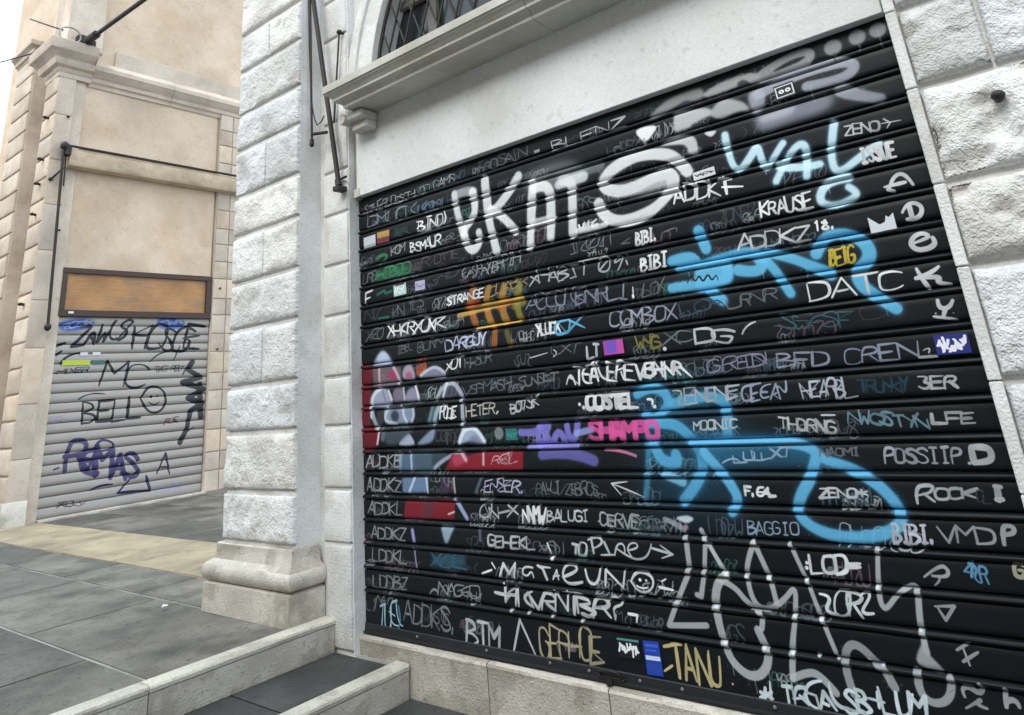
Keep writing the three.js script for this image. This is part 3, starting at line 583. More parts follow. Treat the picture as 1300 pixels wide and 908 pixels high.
function uvBox(g, off = 0) {                                        // uv in metres on the dominant plane of every face
  g = plain(g); const p = g.attributes.position, n = g.attributes.normal, uv = new Float32Array(p.count * 2);
  for (let i = 0; i < p.count; i += 3) {
    const nx = Math.abs(n.getX(i) + n.getX(i + 1) + n.getX(i + 2)), ny = Math.abs(n.getY(i) + n.getY(i + 1) + n.getY(i + 2)), nz = Math.abs(n.getZ(i) + n.getZ(i + 1) + n.getZ(i + 2));
    for (let k = i; k < i + 3; k++) {
      const a = nx >= ny && nx >= nz ? [-p.getZ(k), p.getY(k)] : ny >= nz ? [p.getX(k), p.getZ(k)] : [p.getX(k), p.getY(k)];
      uv[2 * k] = a[0] + off; uv[2 * k + 1] = a[1] + off * .37;
    }
  }
  g.setAttribute('uv', new THREE.BufferAttribute(uv, 2)); return g;
}
let boxSeed = 0;
function box(x0, x1, y0, y1, z0, z1, r = .006) {
  const w = x1 - x0, h = y1 - y0, d = z1 - z0; r = Math.min(r, w / 2.1, h / 2.1, d / 2.1);
  const g = r > 0 ? new RoundedBoxGeometry(w, h, d, 1, r) : new THREE.BoxGeometry(w, h, d);
  g.translate((x0 + x1) / 2, (y0 + y1) / 2, (z0 + z1) / 2); return uvBox(g, (boxSeed++ * .618) % 7);
}
function rod(a, b, r0, r1 = r0, seg = 10) {
  const A = new THREE.Vector3(...a), B = new THREE.Vector3(...b), g = new THREE.CylinderGeometry(r1, r0, A.distanceTo(B), seg, 1);
  g.applyQuaternion(new THREE.Quaternion().setFromUnitVectors(new THREE.Vector3(0, 1, 0), B.clone().sub(A).normalize())); g.translate(...A.add(B).multiplyScalar(.5).toArray()); return plain(g);
}
function tube(pts, r, seg = 24) { return plain(new THREE.TubeGeometry(new THREE.CatmullRomCurve3(pts.map((p) => new THREE.Vector3(...p))), seg, r, 6)); }
function ball(p, r, sy = 1) { const g = new THREE.SphereGeometry(r, 12, 8); g.scale(1, sy, 1); g.translate(...p); return plain(g); }
// a stone with drafted margins and a rough boss; map(u, v, w) puts it in place, w points out of the wall
const FRONT = (u, v, w) => [u, v, w], EAST = (u, v, w) => [w, v, -u];
function rough(map, u0, u1, v0, v1, w, depth, { amp = .012, margin = .022, boss = .01, edge = .014, cell = .028, seed = 1, chip = 0 } = {}) {
  const W = u1 - u0, H = v1 - v0, nx = Math.max(3, Math.ceil(W / cell)), ny = Math.max(3, Math.ceil(H / cell)), pos = [], uv = [], idx = [];
  const at = (i, n, L) => { const e = Math.min(edge, L / 4); if (i <= 0) return 0; if (i >= n) return L; return i === 1 ? e : i === n - 1 ? L - e : e + (L - 2 * e) * (i - 1) / (n - 2); };
  const push = (u, v, z) => { pos.push(...map(u, v, z)); uv.push(u + seed * 1.37, v + seed * .71); };
  for (let j = -1; j <= ny + 1; j++) for (let i = -1; i <= nx + 1; i++) {
    const skirt = i < 0 || j < 0 || i > nx || j > ny, ii = Math.min(nx, Math.max(0, i)), jj = Math.min(ny, Math.max(0, j));
    let a = at(ii, nx, W), b = at(jj, ny, H); const d = Math.min(a, W - a, b, H - b);
    const wob = d < .001 ? 0 : 1, n1 = fbm(.5 + (u0 + a) / 8 + seed * .13, .5 + (v0 + b) / 8, 64, 4, seed) - .5, n2 = vn((u0 + a) * 3.1, (v0 + b) * 3.1, 512, seed + 5) - .5;
    const t = smooth(margin * .6, margin * 1.7, d);
    let z = w - (d < .001 ? edge * .8 : 0) + t * (boss + amp * (n1 * 2.2 + n2 * .8));
    if (chip) z -= chip * smooth(.62, .70, fbm((u0 + a) / 6 + seed * .31, (v0 + b) / 6 + .2, 32, 3, seed + 40)) * wob;
    if (wob) { a += (hash(i, j, seed) - .5) * cell * .35 * t; b += (hash(i, j, seed + 1) - .5) * cell * .35 * t; }
    else { const e = (vn((u0 + a + v0 + b) * 14, seed, 512, seed + 9) - .5) * .008; if (a > 0 && a < W) b += b < H / 2 ? Math.abs(e) : -Math.abs(e); if (b > 0 && b < H) a += a < W / 2 ? Math.abs(e) : -Math.abs(e); }
    push(u0 + a, v0 + b, skirt ? w - depth : z);
  }
  const R = nx + 3;
  for (let j = 0; j < ny + 2; j++) for (let i = 0; i < nx + 2; i++) { const k = j * R + i; idx.push(k, k + 1, k + R + 1, k, k + R + 1, k + R); }
  const g = new THREE.BufferGeometry(); g.setAttribute('position', new THREE.Float32BufferAttribute(pos, 3)); g.setAttribute('uv', new THREE.Float32BufferAttribute(uv, 2)); g.setIndex(idx); g.computeVertexNormals();
  return g;
}
// a moulding: profile [[out, y], ...] from bottom to top swept along a path [[x, z], ...], outward to the path's right hand
function sweep(profile, path) {
  const N = path.length, M2 = [], tri = [];
  for (let i = 0; i < N; i++) {
    const nrm = (a, b) => { const dx = b[0] - a[0], dz = b[1] - a[1], l = Math.hypot(dx, dz); return [-dz / l, dx / l]; };
    const a = i ? nrm(path[i - 1], path[i]) : nrm(path[0], path[1]), b = i < N - 1 ? nrm(path[i], path[i + 1]) : a;
    const m = [a[0] + b[0], a[1] + b[1]], k = 2 / (m[0] * m[0] + m[1] * m[1]); M2.push([m[0] * k, m[1] * k]);
  }
  const P = (i, j) => [path[i][0] + M2[i][0] * profile[j][0], profile[j][1], path[i][1] + M2[i][1] * profile[j][0]];
  for (let i = 0; i < N - 1; i++) for (let j = 0; j < profile.length - 1; j++) { const a = P(i, j), b = P(i + 1, j), c = P(i + 1, j + 1), d = P(i, j + 1); tri.push(a, b, c, a, c, d); }
  for (const i of [0, N - 1]) for (let j = 1; j < profile.length - 1; j++) tri.push(P(i, 0), P(i, j), P(i, j + 1));
  const g = new THREE.BufferGeometry(); g.setAttribute('position', new THREE.Float32BufferAttribute(tri.flat(), 3)); g.computeVertexNormals();
  return uvBox(toCreasedNormals(g, .6), (boxSeed++ * .618) % 7);
}
function prismX(profile, x0, x1, steps = 1, seed = 0) {                                  // closed profile [[z, y], ...] extruded along x
  const s = new THREE.Shape(profile.map((p) => new THREE.Vector2(p[0], p[1]))), g = new THREE.ExtrudeGeometry(s, { depth: x1 - x0, bevelEnabled: false, steps });
  if (seed) { const p = g.attributes.position; for (let i = 0; i < p.count; i++) { const z = p.getZ(i); p.setX(i, p.getX(i) + .0055 * (vn(z * 2.1, seed, 512, 81) - .5) + .003 * (vn(z * 9, seed, 512, 83) - .5)); p.setY(i, p.getY(i) + .0028 * (vn(z * 1.3, seed, 512, 85) - .5)); } }
  g.rotateY(Math.PI / 2); g.scale(1, 1, -1); const ix = g.attributes.position; for (let i = 0; i < ix.count; i += 3) { const a = [0, 1, 2].map((k) => ix.getX(i + 1) ** 0 * [ix.getX(i + 1), ix.getY(i + 1), ix.getZ(i + 1)][k]), b = [ix.getX(i + 2), ix.getY(i + 2), ix.getZ(i + 2)]; ix.setXYZ(i + 1, ...b); ix.setXYZ(i + 2, ...a); }
  g.computeVertexNormals(); g.translate(x0, 0, 0); return g;
}

// ------------------------------------------------------------------ lettering painted by hand
const GLYPH = { A: '002640 1232', B: '0006 0626353403 0323424120 2000', C: '4536160501103041', D: '0006 062645412000', E: '46060040 0333', F: '460600 0333', G: '45361605011030414323', H: '0006 4046 0343', I: '2026 1636 1030', J: '4641301001', K: '0006 460340', L: '060040', M: '0006234640', N: '00064046', O: '160501103041453616', P: '00063645443303', Q: '160501103041453616 2240', R: '00063645443303 2340', S: '45361605143341301001', T: '2026 0646', U: '060110304146', V: '062046', W: '0610233046', X: '0046 0640', Y: '0623 462320', Z: '06460040', 0: '160501103041453616 0145', 1: '152620', 2: '051636450040', 3: '064623334241301001', 4: '30360242', 6: '4616020110304142330 2'.replace(' ', ''), 8: '230514262534230110304123', 9: '442314263645443020', '.': '1011', ',': '2110', '!': '2622 2021', '-': '0343', '=': '0242 0444', '*': '2125 0442 0244', '<': '410345', '?': '0516364544232 2 2021'.replace('2 2 ', '22 '), ')': '1625232110', ':': '2122 2425', _: '0040', '+': '2125 0343', ' ': '' };
function paint(ctx, items, X, Y, k) { // X, Y: millimetres -> pixels, k pixels per millimetre
  ctx.lineCap = 'round'; ctx.lineJoin = 'round';
  const path = (p, sm) => {
    ctx.beginPath(); ctx.moveTo(p[0][0], p[0][1]);
    if (!sm || p.length < 3) for (let i = 1; i < p.length; i++) ctx.lineTo(p[i][0], p[i][1]);
    else { for (let i = 1; i < p.length - 1; i++) { const e = i === p.length - 2 ? p[i + 1] : [(p[i][0] + p[i + 1][0]) / 2, (p[i][1] + p[i + 1][1]) / 2]; ctx.quadraticCurveTo(p[i][0], p[i][1], e[0], e[1]); } }
  };
  const hex = (c) => [1, 3, 5].map((i) => parseInt(c.slice(i, i + 2), 16));
  const dense = (p, sm) => {                                        // the stroke as close points, so that its width can follow the hand's pressure
    const o = [p[0]], line = (a, b) => { const n = Math.max(1, Math.ceil(Math.hypot(b[0] - a[0], b[1] - a[1]) / 4)); for (let i = 1; i <= n; i++) o.push([a[0] + (b[0] - a[0]) * i / n, a[1] + (b[1] - a[1]) * i / n]); };
    if (!sm || p.length < 3) { for (let i = 1; i < p.length; i++) line(p[i - 1], p[i]); return o; }
    let c = p[0];
    for (let i = 1; i < p.length - 1; i++) { const e = i === p.length - 2 ? p[i + 1] : [(p[i][0] + p[i + 1][0]) / 2, (p[i][1] + p[i + 1][1]) / 2], n = Math.max(2, Math.ceil((Math.hypot(p[i][0] - c[0], p[i][1] - c[1]) + Math.hypot(e[0] - p[i][0], e[1] - p[i][1])) / 4)); for (let k2 = 1; k2 <= n; k2++) { const t = k2 / n, u = 1 - t; o.push([u * u * c[0] + 2 * u * t * p[i][0] + t * t * e[0], u * u * c[1] + 2 * u * t * p[i][1] + t * t * e[1]]); } c = e; }
    return o;
  };
  // a soft edge: the layer is shrunk and drawn back enlarged a few times, slightly shifted
  const blurred = (L, r, x, y, a) => {
    if (r < .6) { ctx.globalAlpha = a; ctx.drawImage(L, x, y); return; }
    const f = Math.max(1, r / 1.6), w = Math.max(1, Math.round(L.width / f)), h = Math.max(1, Math.round(L.height / f)), s = canvas(w, h), c2 = s.getContext('2d'); c2.imageSmoothingEnabled = true; c2.imageSmoothingQuality = 'medium';
    c2.filter = 'blur(1.6px)'; c2.drawImage(L, 0, 0, w, h); c2.filter = 'none'; ctx.globalAlpha = a; ctx.imageSmoothingEnabled = true; ctx.imageSmoothingQuality = 'medium'; ctx.drawImage(s, x, y, L.width, L.height);
  };
  let count = 0;
  const stroke = (p, w, a, soft, sm, col) => {
    const d = dense(p, sm), n = d.length, id = ++count, len = n * 3, press = (i) => (soft > 0 ? .84 + .32 * vn(i * .045, id, 4096, 71) : (.62 + .62 * vn(i * .07, id, 4096, 71)) * (.72 + .28 * smooth(0, Math.min(8, n / 3), Math.min(i, n - 1 - i) + 1)));
    if (soft <= 0) {
      const c = hex(col), B = [16, 21, 25];
      for (let i = 1; i < n; i++) { const k2 = a * (.86 + .14 * vn(i * .16, id + 9, 4096, 73)); ctx.globalAlpha = a < .75 ? .85 : 1; ctx.strokeStyle = 'rgb(' + c.map((v, j) => Math.round(mix(B[j], v, k2))) + ')'; ctx.lineWidth = Math.max(1, w * press(i)); ctx.beginPath(); ctx.moveTo(d[i - 1][0], d[i - 1][1]); ctx.lineTo(d[i][0], d[i][1]); ctx.stroke(); }
      return;
    }
    const pad = w * (1 + soft) + 6; let x0 = 1e9, y0 = 1e9, x1 = -1e9, y1 = -1e9; for (const [x, y] of d) { x0 = Math.min(x0, x); y0 = Math.min(y0, y); x1 = Math.max(x1, x); y1 = Math.max(y1, y); }
    const L = canvas(Math.ceil(x1 - x0 + 2 * pad), Math.ceil(y1 - y0 + 2 * pad)), q = L.getContext('2d'); q.lineCap = q.lineJoin = 'round'; q.strokeStyle = col; q.translate(pad - x0, pad - y0);
    if (n < 4) { q.lineWidth = w; q.beginPath(); q.moveTo(d[0][0], d[0][1]); q.lineTo(d[n - 1][0] + .1, d[n - 1][1]); q.stroke(); }
    else for (let i = 1; i < n; i++) { q.lineWidth = w * press(i); q.beginPath(); q.moveTo(d[i - 1][0], d[i - 1][1]); q.lineTo(d[i][0], d[i][1]); q.stroke(); }
    for (const [f, al] of [[.34, .4], [.12, .82]]) { blurred(L, w * soft * f, x0 - pad, y0 - pad, a * al); }
  };
  items.forEach((it, q) => {
    const r = rng(q * 77 + 5);
    if (it[0] === 's') { const p = []; for (let i = 0; i < it[6].length; i += 2) p.push([X(it[6][i]), Y(it[6][i + 1])]); ctx.strokeStyle = ctx.fillStyle = it[2]; stroke(p, it[1] * k, it[3], it[4], it[5], it[2]);
      if (it[4] > 0 && it[1] >= 24 && it[3] > .6) for (let i = 0; i < p.length - 1; i++) {            // specks thrown around the jet, and a few runs
        const dx = p[i + 1][0] - p[i][0], dy = p[i + 1][1] - p[i][1], l = Math.hypot(dx, dy);
        for (let n = 0; n < l * .5; n++) { const f = r(), o = (r() + r() + r() - 1.5) * it[1] * k * 1.25, q2 = r(); ctx.globalAlpha = .15 + .4 * r(); ctx.beginPath(); ctx.arc(p[i][0] + dx * f - dy / (l + .01) * o, p[i][1] + dy * f + dx / (l + .01) * o, .4 + q2 * q2 * 1.3, 0, 7); ctx.fill(); }
        if (r() < .22 && it[3] > .85) { const f = r(), x = p[i][0] + dx * f, y = p[i][1] + dy * f; ctx.globalAlpha = .55; ctx.lineWidth = 1.4 + 1.8 * r(); ctx.beginPath(); ctx.moveTo(x, y); ctx.lineTo(x + r() * 2, y + it[1] * k * (.6 + 1.3 * r())); ctx.stroke(); }
      } }
    else if (it[0] === 'f') { const p = []; for (let i = 0; i < it[5].length; i += 2) p.push([X(it[5][i]), Y(it[5][i + 1])]); p.push(p[0]); ctx.fillStyle = it[2]; ctx.globalAlpha = it[3]; const m = p.length - 1, o = [];
      if (it[4]) for (let i = 0; i < m; i++) { const A = p[(i + m - 1) % m], B = p[i], C = p[(i + 1) % m], D = p[(i + 2) % m]; for (let t = 0; t < 1; t += .2) o.push([0, 1].map((j) => B[j] + .5 * t * (C[j] - A[j] + t * (2 * A[j] - 5 * B[j] + 4 * C[j] - D[j] + t * (3 * (B[j] - C[j]) + D[j] - A[j]))))); } else o.push(...p);
      const bl = it[1] * k * .5, pad = Math.ceil(bl * 3) + 2, xs = o.map((a) => a[0]), ys = o.map((a) => a[1]), x0 = Math.floor(Math.min(...xs)) - pad, y0 = Math.floor(Math.min(...ys)) - pad;
      const L = canvas(Math.ceil(Math.max(...xs)) - x0 + pad, Math.ceil(Math.max(...ys)) - y0 + pad), q2 = L.getContext('2d'); q2.translate(-x0, -y0); q2.fillStyle = it[2]; q2.beginPath(); o.forEach((a, i) => (i ? q2.lineTo(a[0], a[1]) : q2.moveTo(a[0], a[1]))); q2.fill();
      blurred(L, bl, x0, y0, it[3]); }
    else {
      const [, t, x0, y0, x1, y1, H, w, c, a, soft, sl, wob] = it, n = t.length, dx = (x1 - x0) / n, dy = (y1 - y0) / n; ctx.strokeStyle = c;
      let last = null;
      [...t].forEach((ch, i) => {
        const s1 = .82 + .42 * r() * wob, o = (r() - .5) * .2 * H * wob, gw = Math.abs(dx) * (wob > .5 ? 1.0 + .3 * r() : wob ? .84 + .2 * r() : .78), lean = sl + (r() - .5) * .5 * wob, bend = (r() - .5) * .3 * wob;
        for (const seg of (GLYPH[ch] || '').split(' ')) {
          if (!seg) continue; const p = [];
          for (let m = 0; m < seg.length; m += 2) { const end = m === 0 || m === seg.length - 2 ? 1.5 : 1, gx = +seg[m] / 4 + (r() - .5) * .24 * wob * end, gy = +seg[m + 1] / 6 * s1 + (r() - .5) * .14 * wob * end; p.push([X(x0 + dx * i + gx * gw + lean * gy * H * .5), Y(y0 + dy * (i + gx) + gy * H + o + bend * (gx - .5) * H)]); }
          const round = 'BCDGJOPQRSU0236893'.includes(ch) || wob > .5 && seg.length > 4 && r() < .3;
          stroke(p, w * k * (.95 + .3 * r()), a * (.86 + .14 * r()), soft, round, c);
          if (wob > .5 && last && r() < .3) stroke([last, p[0]], w * k * .7, a * .8, soft, 0, c);
          last = p[p.length - 1];
        }
      });
    }
  });
  ctx.globalAlpha = 1;
}
function canvasTex(c) { const t = new THREE.CanvasTexture(c); t.colorSpace = THREE.SRGBColorSpace; t.magFilter = THREE.LinearFilter; t.anisotropy = 8; return t; }
function smudge(ctx, x, y, w, h) { const a = ctx.globalAlpha; ctx.globalAlpha = a / 3; for (const f of [1, .8, .6]) { ctx.beginPath(); ctx.ellipse(x, y, w * f / 2, h * f / 2 + 1, 0, 0, 7); ctx.fill(); } ctx.globalAlpha = a; }
function canvas(w, h) { const c = document.createElement('canvas'); c.width = w; c.height = h; return c; }

// ------------------------------------------------------------------ the setting: ground, pavement, steps
{
  const g = new THREE.Mesh(uvBox(new THREE.PlaneGeometry(500, 500).rotateX(-Math.PI / 2)), M.mortar); g.name = 'ground'; g.position.y = -.03; g.userData.kind = 'structure'; g.receiveShadow = true; scene.add(g);
  const PY = -2.29, pave = setting('pavement', [-4, PY, 0]);
  part('bedding', box(-14, -.24, PY - .3, PY - .006, -14, 9, 0), M.mortar, pave);
  const R = rng(42);
  // rows of grey trachyte slabs running along the facade; the band between the piers is pale stone
  const rows = [[-5.2, -4.5], [-4.5, -3.75], [-3.75, -3.05], [-3.05, -2.35], [-2.35, -1.65], [-1.65, -.96], [-.15, .30], [.30, 1.08], [1.08, 1.62], [1.62, 2.3], [2.3, 3.0]];
  rows.forEach(([z0, z1], i) => {
    let x = -7.72 - R() * .5; const end = z0 > -.5 ? -.235 : -1.1;
    const cuts = i === 7 ? [-6.9, -5.6, -4.3, -3.1, -1.78, -.235] : i === 6 ? [-7.2, -5.9, -4.75, -3.4, -2.1, -.235] : null; let q = 0; if (cuts) x = -8.2;
    while (x < end - .02) {
      let nx = cuts ? cuts[q++] : x + .85 + R() * .75; if (nx > end - .35) nx = end;
      part('slab', slab(x + .010, nx - .010, PY + (R() - .5) * .002, z0 + .010, z1 - .010, R), M.trachyte[Math.floor(R() * 3)], pave); x = nx;
    }
  });
  for (let x = -7.68, i = 0; x < -.9; i++) { const nx = Math.min(x + 1.15 + R() * .5, -.86); part('threshold_stone', slab(x + .003, nx - .003, PY + .004, -.955, -.155, R), M.threshold, pave); x = nx > -1.3 ? 0 : nx; }
  function slab(x0, x1, y, z0, z1, r) {                            // worn slab: slightly tilted, dished top
    const nx = 6, nz = 4, g = new THREE.BoxGeometry(x1 - x0, .05, z1 - z0, nx, 1, nz), p = g.attributes.position, s = r() * 100, tx = (r() - .5) * .002, tz = (r() - .5) * .002;
    for (let i = 0; i < p.count; i++) if (p.getY(i) > 0) { const ex = Math.abs(p.getX(i)) * 2 / (x1 - x0), ez = Math.abs(p.getZ(i)) * 2 / (z1 - z0); p.setY(i, p.getY(i) + tx * p.getX(i) + tz * p.getZ(i) + .003 * (vn(p.getX(i) * 3 + s, p.getZ(i) * 3, 512, 3) - .5) - (ex > .99 || ez > .99 ? .0015 : 0)); }
    g.computeVertexNormals(); g.translate((x0 + x1) / 2, y - .025, (z0 + z1) / 2); return uvBox(g, s);
  }
  // two steps going down along the facade
  const steps = setting('steps', [.2, -2.6, 1]);
  for (const [x, top, z0] of [[-.145, -2.283, .10], [.398, -2.44, .055]]) {
    let z = z0;
    for (const L of [1.02, 1.35, 1.2, 1.3]) {
      const ext = (prof) => { const g = new THREE.ExtrudeGeometry(new THREE.Shape(prof.map((p) => new THREE.Vector2(...p))), { depth: L - .005, bevelEnabled: false }); g.translate(0, 0, z + .0025); return uvBox(toCreasedNormals(g, .5), z); };
      part('nosing', ext([[x - .09, top - .03], [x + .002, top - .03], [x + .004, top - .014], [x - .002, top - .005], [x - .016, top], [x - .09, top]]), M.nosing, steps);
      part('riser', ext([[x - .09, top - .168], [x - .006, top - .168], [x, top - .034], [x - .09, top - .034]]), M.stoneWorn, steps); z += L;
    }
  }
  for (let z = .105, i = 0; z < 5; i++) { const L = [.62, .9, .75, 1.1][i % 4]; part('landing_slab', box(-.143, .306, -2.6, -2.447 - .002 * (i % 2), z, z + L - .006, .004), M.basalt, steps); z += L; }
  part('landing_bed', box(-.2, .31, -2.62, -2.46, .0, .1, 0), M.mortar, steps);
  let x = .4; for (let i = 0; i < 6; i++) { const w = .7 + R() * .4; for (let j = 0; j < 5; j++) part('slab', slab(x + .006, x + w - .006, -2.6 + .008, .056 + j * .9, .056 + j * .9 + .888, R), M.basalt, steps); x += w; }
}

// ------------------------------------------------------------------ the shop building on the right
const shop = thing('shop_building', 'pale stone shop building with rusticated pillars around the black graffitied shutter', 'building', [1.6, -2.6, 0]);
const COURSE = [3.35, 3.0, 2.66, 2.31, 1.98, 1.64, 1.325, .965, .677, .32, .025, -.31, -.63, -1.0, -1.285, -1.63, -1.917];
{
  part('wall', [box(-1.05, 4.6, -2.6, .70, -.75, -.05, 0)], M.plaster, shop);
  // engaged pillar
  const pil = sub('pillar', shop), X0 = -1.075, X1 = -.304, ZF = .283;
  part('core', [box(X0 + .012, X1, -2.0, 3.4, -.74, ZF - .028, .01)], M.stoneSmooth, pil);
  for (let i = 0; i < COURSE.length - 1; i++) {
    const t = COURSE[i], b = COURSE[i + 1], cuts = i % 2 === 0 && i > 2 || i === 5 ? [] : [];
    const split = { 5: -.68, 8: -.69, 10: -.69, 12: -.67, 3: -.68, 1: -.69 }[i];
    const xs = split ? [X0, split, X1] : [X0, X1];
    for (let k = 0; k < xs.length - 1; k++) part('block', rough(FRONT, xs[k] + (k ? .004 : 0), xs[k + 1] - (k < xs.length - 2 ? .004 : 0), b + .015, t - .015, ZF - .008, .045, { seed: 10 + i * 3 + k, amp: .013, boss: .006, edge: .014, margin: .014, chip: .012 }), M.blocks[(i * 3 + k * 2) % 5], pil);
  }
  // moulded base: fillet, cove, torus, plinth
  const bp = [[-.1, -2.29], [.072, -2.29], [.07, -2.135], [.055, -2.128]];
  for (let a = -80; a <= 80; a += 16) bp.push([.035 + .047 * Math.cos(a * Math.PI / 180), -2.07 + .056 * Math.sin(a * Math.PI / 180)]);
  bp.push([.03, -2.005], [.028, -1.995], [.019, -1.96], [.019, -1.925], [.012, -1.918], [-.1, -1.918]);
  part('base', sweep(bp, [[X0, -.74], [X0, ZF - .012], [X1, ZF - .012], [X1, .104]]), M.stoneWorn, pil);
  // narrow jamb beside the shutter
  const jl = sub('jamb', shop);
  part('core', box(-.31, -.002, -2.6, 3.4, -.2, .082, .004), M.stoneSmooth, jl);
  for (let i = 0; i < COURSE.length; i++) {
    const t = COURSE[i], b = i < COURSE.length - 1 ? COURSE[i + 1] : -2.443;
    part('block', rough(FRONT, -.255, -.006, b + .009, t - .009, .098, .03, { seed: 90 + i, amp: .004, boss: .003, margin: .03, edge: .01, cell: .04 }), M.stoneSmooth, jl);
  }
  // the jamb on the other side, rougher and damaged
  const jr = sub('jamb', shop), RC = [3.1, 2.72, 2.4, 2.05, 1.73, 1.38, 1.06, .74, .40, .085, -.235, -.60, -.893, -1.265, -1.60, -1.95, -2.27, -2.6];
  part('core', box(3.27, 4.6, -2.6, 3.4, -.2, .06, .004), M.stoneSmooth, jr);
  for (let i = 0; i < RC.length - 1; i++) part('margin_stone', box(3.248, 3.287, RC[i + 1] + .0015, RC[i] - .0015, -.2, .092, .006), M.stoneSmooth, jr);
  for (let i = 0; i < RC.length - 1; i++) {
    const xs = i % 2 ? [3.286, 3.53, 4.2] : [3.286, 3.92, 4.6];
    for (let k = 0; k < 2; k++) part('block', rough(FRONT, xs[k] + .004, xs[k + 1] - .004, RC[i + 1] + .015, RC[i] - .015, .094, .04, { seed: 200 + i * 2 + k, amp: .016, boss: .010, margin: .016, edge: .014, cell: .02, chip: i === 10 || i === 11 ? .03 : .012 }), M.blocks[(i * 2 + k * 3) % 5], jr);
  }
  const bolt = part('iron_bolt', [ball([3.513, -.352, .12], .022, .8), rod([3.513, -.352, .08], [3.513, -.352, .125], .018)], M.iron, shop);
  // lintel slab above the shutter, with the open joint at its end
  part('lintel', box(.036, 3.24, .112, .70, -.05, .05, .006), M.plaster, shop);
  part('joint_filler', box(.002, .032, .10, .62, -.05, .03, .004), M.joint, shop);
  part('corner_plate', box(.012, .07, .108, .165, .05, .056, .002), M.moulding, shop);
  // cornice with its returned end and the corbel under it
  const cp = [[-.205, .641], [0, .641], [.004, .645], [.004, .662], [.012, .666], [.018, .676], [.03, .684], [.046, .688], [.052, .690], [.052, .706], [.058, .71], [.066, .722], [.080, .732], [.086, .735], [.086, .742], [.098, .746], [.100, .792], [.094, .797], [-.205, .812]];
  const co = sub('cornice', shop);
  for (const [a, b, first] of [[.172, 1.72, 1], [1.724, 3.4, 0]]) part('cornice_stone', sweep(cp, first ? [[a, .05], [a, .252], [b, .252]] : [[a, .252], [b, .252]]), M.moulding, co);
  part('corbel', [box(.075, .275, .575, .638, .052, .20, .02), box(.11, .265, .515, .585, .052, .15, .02), rod([.095, .60, .06], [.095, .60, .215], .036, .036, 14)], M.moulding, shop);
  // wall over the cornice with its half-round window
  const CX = 1.62, CY = .80, R0 = 1.42, R1 = 1.645;
  const ws = new THREE.Shape(); ws.moveTo(-.31, .70); ws.lineTo(3.6, .70); ws.lineTo(3.6, 3.4); ws.lineTo(-.31, 3.4); ws.closePath();
  const hole = new THREE.Path(); hole.moveTo(CX + R0, CY); hole.absarc(CX, CY, R0, 0, Math.PI, false); hole.closePath(); ws.holes.push(hole);
  const wg = new THREE.ExtrudeGeometry(ws, { depth: .34, bevelEnabled: false, curveSegments: 48 }); wg.translate(0, 0, -.32);
  part('upper_wall', uvBox(wg), M.plaster, shop);
  for (const [ra, rb, zz] of [[R0 + .004, R0 + .15, .052], [R0 + .154, R1, .072]]) {
    const rs = new THREE.Shape(); rs.absarc(CX, CY, rb, 0, Math.PI, false); rs.absarc(CX, CY, ra, Math.PI, 0, true); rs.closePath();
    const rg = new THREE.ExtrudeGeometry(rs, { depth: zz - .022, bevelEnabled: true, bevelSize: .003, bevelThickness: .006, bevelSegments: 2, curveSegments: 48 }); rg.translate(0, 0, .022 - .006 + .001);
    part('archivolt', uvBox(toCreasedNormals(rg, .5)), M.stoneSmooth, shop);
  }
  const win = sub('window', shop);
  const half = (r) => { const s = new THREE.Shape(); s.absarc(CX, CY, r, 0, Math.PI, false); s.closePath(); return s; };
  const pg = new THREE.ExtrudeGeometry(half(R0 - .003), { depth: .01, bevelEnabled: false, curveSegments: 40 }); pg.translate(0, 0, -.15); part('pane', uvBox(pg), M.glass, win);
  const bars = []; const inR = (x, y) => Math.hypot(x - CX, y - CY) < R0 - .006;
  for (const [a, b] of [[.62, .70], [1.2, 1.26], [1.98, 2.04], [2.55, 2.62]]) { let y = CY; while (inR((a + b) / 2, y)) y += .02; bars.push(box(a, b, CY - .05, y, -.138, -.10, .004)); }
  bars.push(box(CX - R0, CX + R0, 1.42, 1.48, -.138, -.102, .004));
  part('frame', bars, M.paleWood, win);
  const tan = Math.tan(69.5 * Math.PI / 180);
  for (const s of [-1, 1]) for (let n = -12; n <= 34; n++) {
    const xb = .034 + .155 * n; let p0 = null, p1 = null;
    for (let y = CY - .02; y < CY + R0; y += .01) { const x = xb + s * (y - 1.06) / tan; if (inR(x, Math.max(y, CY))) { if (!p0) p0 = [x, y]; p1 = [x, y]; } }
    if (p0 && p1[1] - p0[1] > .05) part('grille_bar', rod([...p0, s * .006], [...p1, s * .006], .0075, .0075, 6), M.iron, win);
  }
  const ring = []; for (let a = 0; a <= 180; a += 5) ring.push([CX + (R0 - .012) * Math.cos(a * Math.PI / 180), CY + (R0 - .012) * Math.sin(a * Math.PI / 180), 0]);
  part('grille_rim', tube(ring, .013, 60), M.iron, win);
  // stone sill under the shutter, in three lengths
  const sl = sub('sill', shop);
  for (const [a, b] of [[-.003, .925], [.931, 1.60], [1.606, 3.26]]) {
    const prof = [[-.05, -2.62], [.044, -2.62], [.046, -2.40], [.05, -2.385], [.046, -2.374], [.034, -2.368], [-.05, -2.366]];
    part('sill_stone', uvBox(toCreasedNormals(prismX(prof, a, b), .5), a), M.stoneWorn, sl);
  }
}

